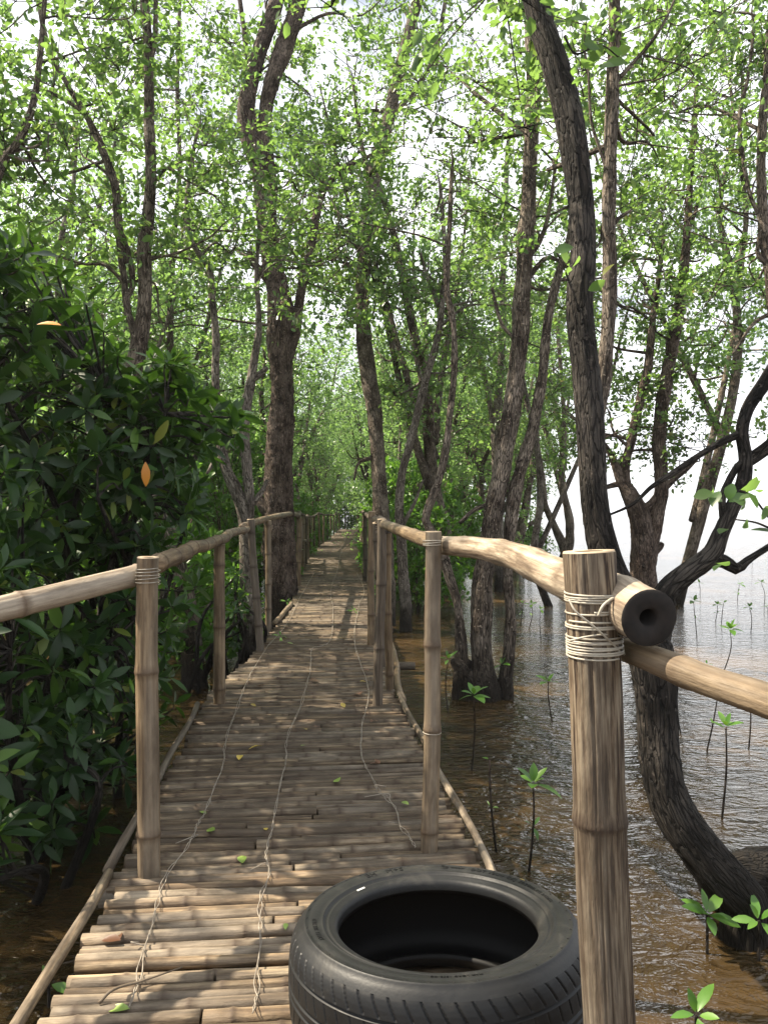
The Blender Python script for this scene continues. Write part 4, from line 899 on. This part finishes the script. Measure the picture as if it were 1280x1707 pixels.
# short leafy sprouts at the waterline
def sprout(px, py, d, label, n, ls, seed, group='sprouts at the waterline'):
    rg = np.random.default_rng(seed + 70); c = P(px, py, d); root = thing('mangrove_sprout', label, 'sprout', (c[0], c[1], 0), group); mb = MB()
    tube(mb, spline(np.array([[c[0], c[1], -.15], c * [1, 1, .5], c]), 4), .006, 6); mb.build('stem', M['bark_red'], root); mb = MB()
    rosette(mb, c, (rg.normal(0, .2), -.5, 1), n, ls, rg, (-.1, 1.1), wr=.4); mb.build('leaves', M['leaf_sprout'], root)
sprout(1178, 1525, 3.25, 'rosette of broad leaves at the foot of the curved trunk', 8, .115, 1); sprout(1264, 1535, 3.2, 'leaf rosette at the picture edge beside the root plate', 6, .10, 2)
sprout(1160, 1692, 2.72, 'upright green leaves poking up in the lower right corner', 5, .12, 3); sprout(82, 1640, 2.9, 'small green sprout in dark water at lower left', 3, .09, 4)

# ------------------------------------------------------------------ fallen leaves on the deck
FL = [(403, 1432, .075, 'leaf_pale', 'large pale green leaf lying near the middle twine'), (560, 1303, .07, 'leaf_pale', 'green leaf lying flat towards the right side'), (345, 1383, .055, 'leaf_pale', 'yellow green leaf caught on the left twine'), (343, 1362, .04, 'leaf_pale', 'small curled green leaf on the left twine'),
      (440, 1383, .035, 'leaf_fall', 'small yellow leaf right beside the middle twine'), (478, 1540, .03, 'leaf_pale', 'yellow green bud beside the tyre'), (217, 1685, .06, 'leaf_pale', 'yellow green leaf at the near end of the left twine'),
      (515, 1004, .07, 'leaf_fall', 'round yellow leaf beside the thick trunk'), (402, 1261, .07, 'leaf_fall', 'yellow leaf lying near the second left post'), (435, 1246, .075, 'leaf_fall', 'long yellow leaf beside another yellow leaf, mid deck'), (509, 1217, .045, 'leaf_fall', 'small yellow leaf touching the middle twine'),
      (425, 1180, .05, 'leaf_fall', 'yellow leaf near the foot of the second left post'), (577, 1180, .06, 'leaf_fall', 'yellow leaf left of the post bundle'), (600, 1138, .05, 'leaf_fall', 'dull yellow leaf beside the right twine'), (575, 1066, .07, 'leaf_fall', 'ochre leaf beyond the post bundle'),
      (520, 1138, .06, 'leaf_brown', 'brown leaf lying on the middle twine'), (428, 1146, .06, 'leaf_brown', 'brown leaf on the left side, mid deck'), (600, 1160, .06, 'leaf_brown', 'brown curled leaf near the post bundle'), (615, 1120, .06, 'leaf_brown', 'red brown leaf close to the post bundle foot'), (634, 1275, .05, 'leaf_brown', 'rusty leaf near the right edge batten'),
      (620, 1202, .04, 'leaf_brown', 'small rusty leaf on the right twine'), (198, 1573, .06, 'leaf_brown', 'crumpled brown leaf at the left edge'), (505, 1245, .04, 'leaf_pale', 'tiny green leaf near the middle twine'), (490, 1075, .06, 'leaf_pale', 'green leaf near the left edge beyond the third post'), (680, 1345, .045, 'leaf_pale', 'small green sprig beside the second right post')]
rg = np.random.default_rng(77)
for k, (x, y, ln, mt, lb) in enumerate(FL):
    a = rg.uniform(0, 6.28); c = deckpt(x, y, .008); mb = MB(); m_ = 1 if mt != 'leaf_brown' else 2
    for i in range(m_): fine_leaves(mb, [c + rg.normal(0, .006, 3) * [1, 1, .3] + [0, 0, .004 * i]], np.array([[math.cos(a + i), math.sin(a + i), rg.uniform(.05, .3)]]), np.array([[rg.normal(0, .2), rg.normal(0, .2), 1]]), ln, ln * rg.uniform(.45, .62), rg.uniform(-.1, .35))
    tag(mb.build('fallen_leaf', M[mt], None, c), lb, 'leaf', 'fallen leaves on the boardwalk')
for (x, y, n_, lb) in ((590, 1022, 7, 'sprig of fresh green leaves lying across the far right twine'), (468, 1066, 5, 'sprig of dark green leaves at the left edge near the third post'), (478, 1006, 5, 'green sprig at the foot of the thick trunk')):
    c = deckpt(x, y, .03); mb = MB(); rosette(mb, c, (.2, -.3, 1), n_, .10, rg, (-.2, .7)); tag(mb.build('leaf_sprig', M['leaf_sprout'], None, c), lb, 'sprig', 'leaf sprigs on the boardwalk')
mb = MB(); q = [deckpt(165, 1680), deckpt(190, 1668, .03), deckpt(235, 1648, .02), deckpt(305, 1630, .03)]; tube(mb, spline(np.array(q), 5), np.linspace(.005, .002, 16), 6); 
tag(mb.build('dry_twig', M['bamboo'], None, q[0]), 'thin dry twig lying on the near left slats', 'twig')

# ------------------------------------------------------------------ moist air under and beyond the trees
mb = MB(); x0, x1, y0, y1, z0, z1 = -270, 430, -40, 630, -1.0, 16.0
v = [(x, y, z) for z in (z0, z1) for x, y in ((x0, y0), (x1, y0), (x1, y1), (x0, y1))]
mb.add(v, [(3, 2, 1, 0), (4, 5, 6, 7), (0, 1, 5, 4), (1, 2, 6, 5), (2, 3, 7, 6), (3, 0, 4, 7)])
m = bpy.data.materials.new('moist_air'); m.use_nodes = True; nt = m.node_tree; nt.nodes.clear()
mo = nt.nodes.new('ShaderNodeOutputMaterial'); pv = nt.nodes.new('ShaderNodeVolumePrincipled')
pv.inputs['Color'].default_value = (.93, .96, .97, 1); pv.inputs['Density'].default_value = .0006; pv.inputs['Anisotropy'].default_value = .35
nt.links.new(pv.outputs[0], mo.inputs['Volume'])
o = mb.build('haze', m, smooth=False); o['kind'] = 'stuff'
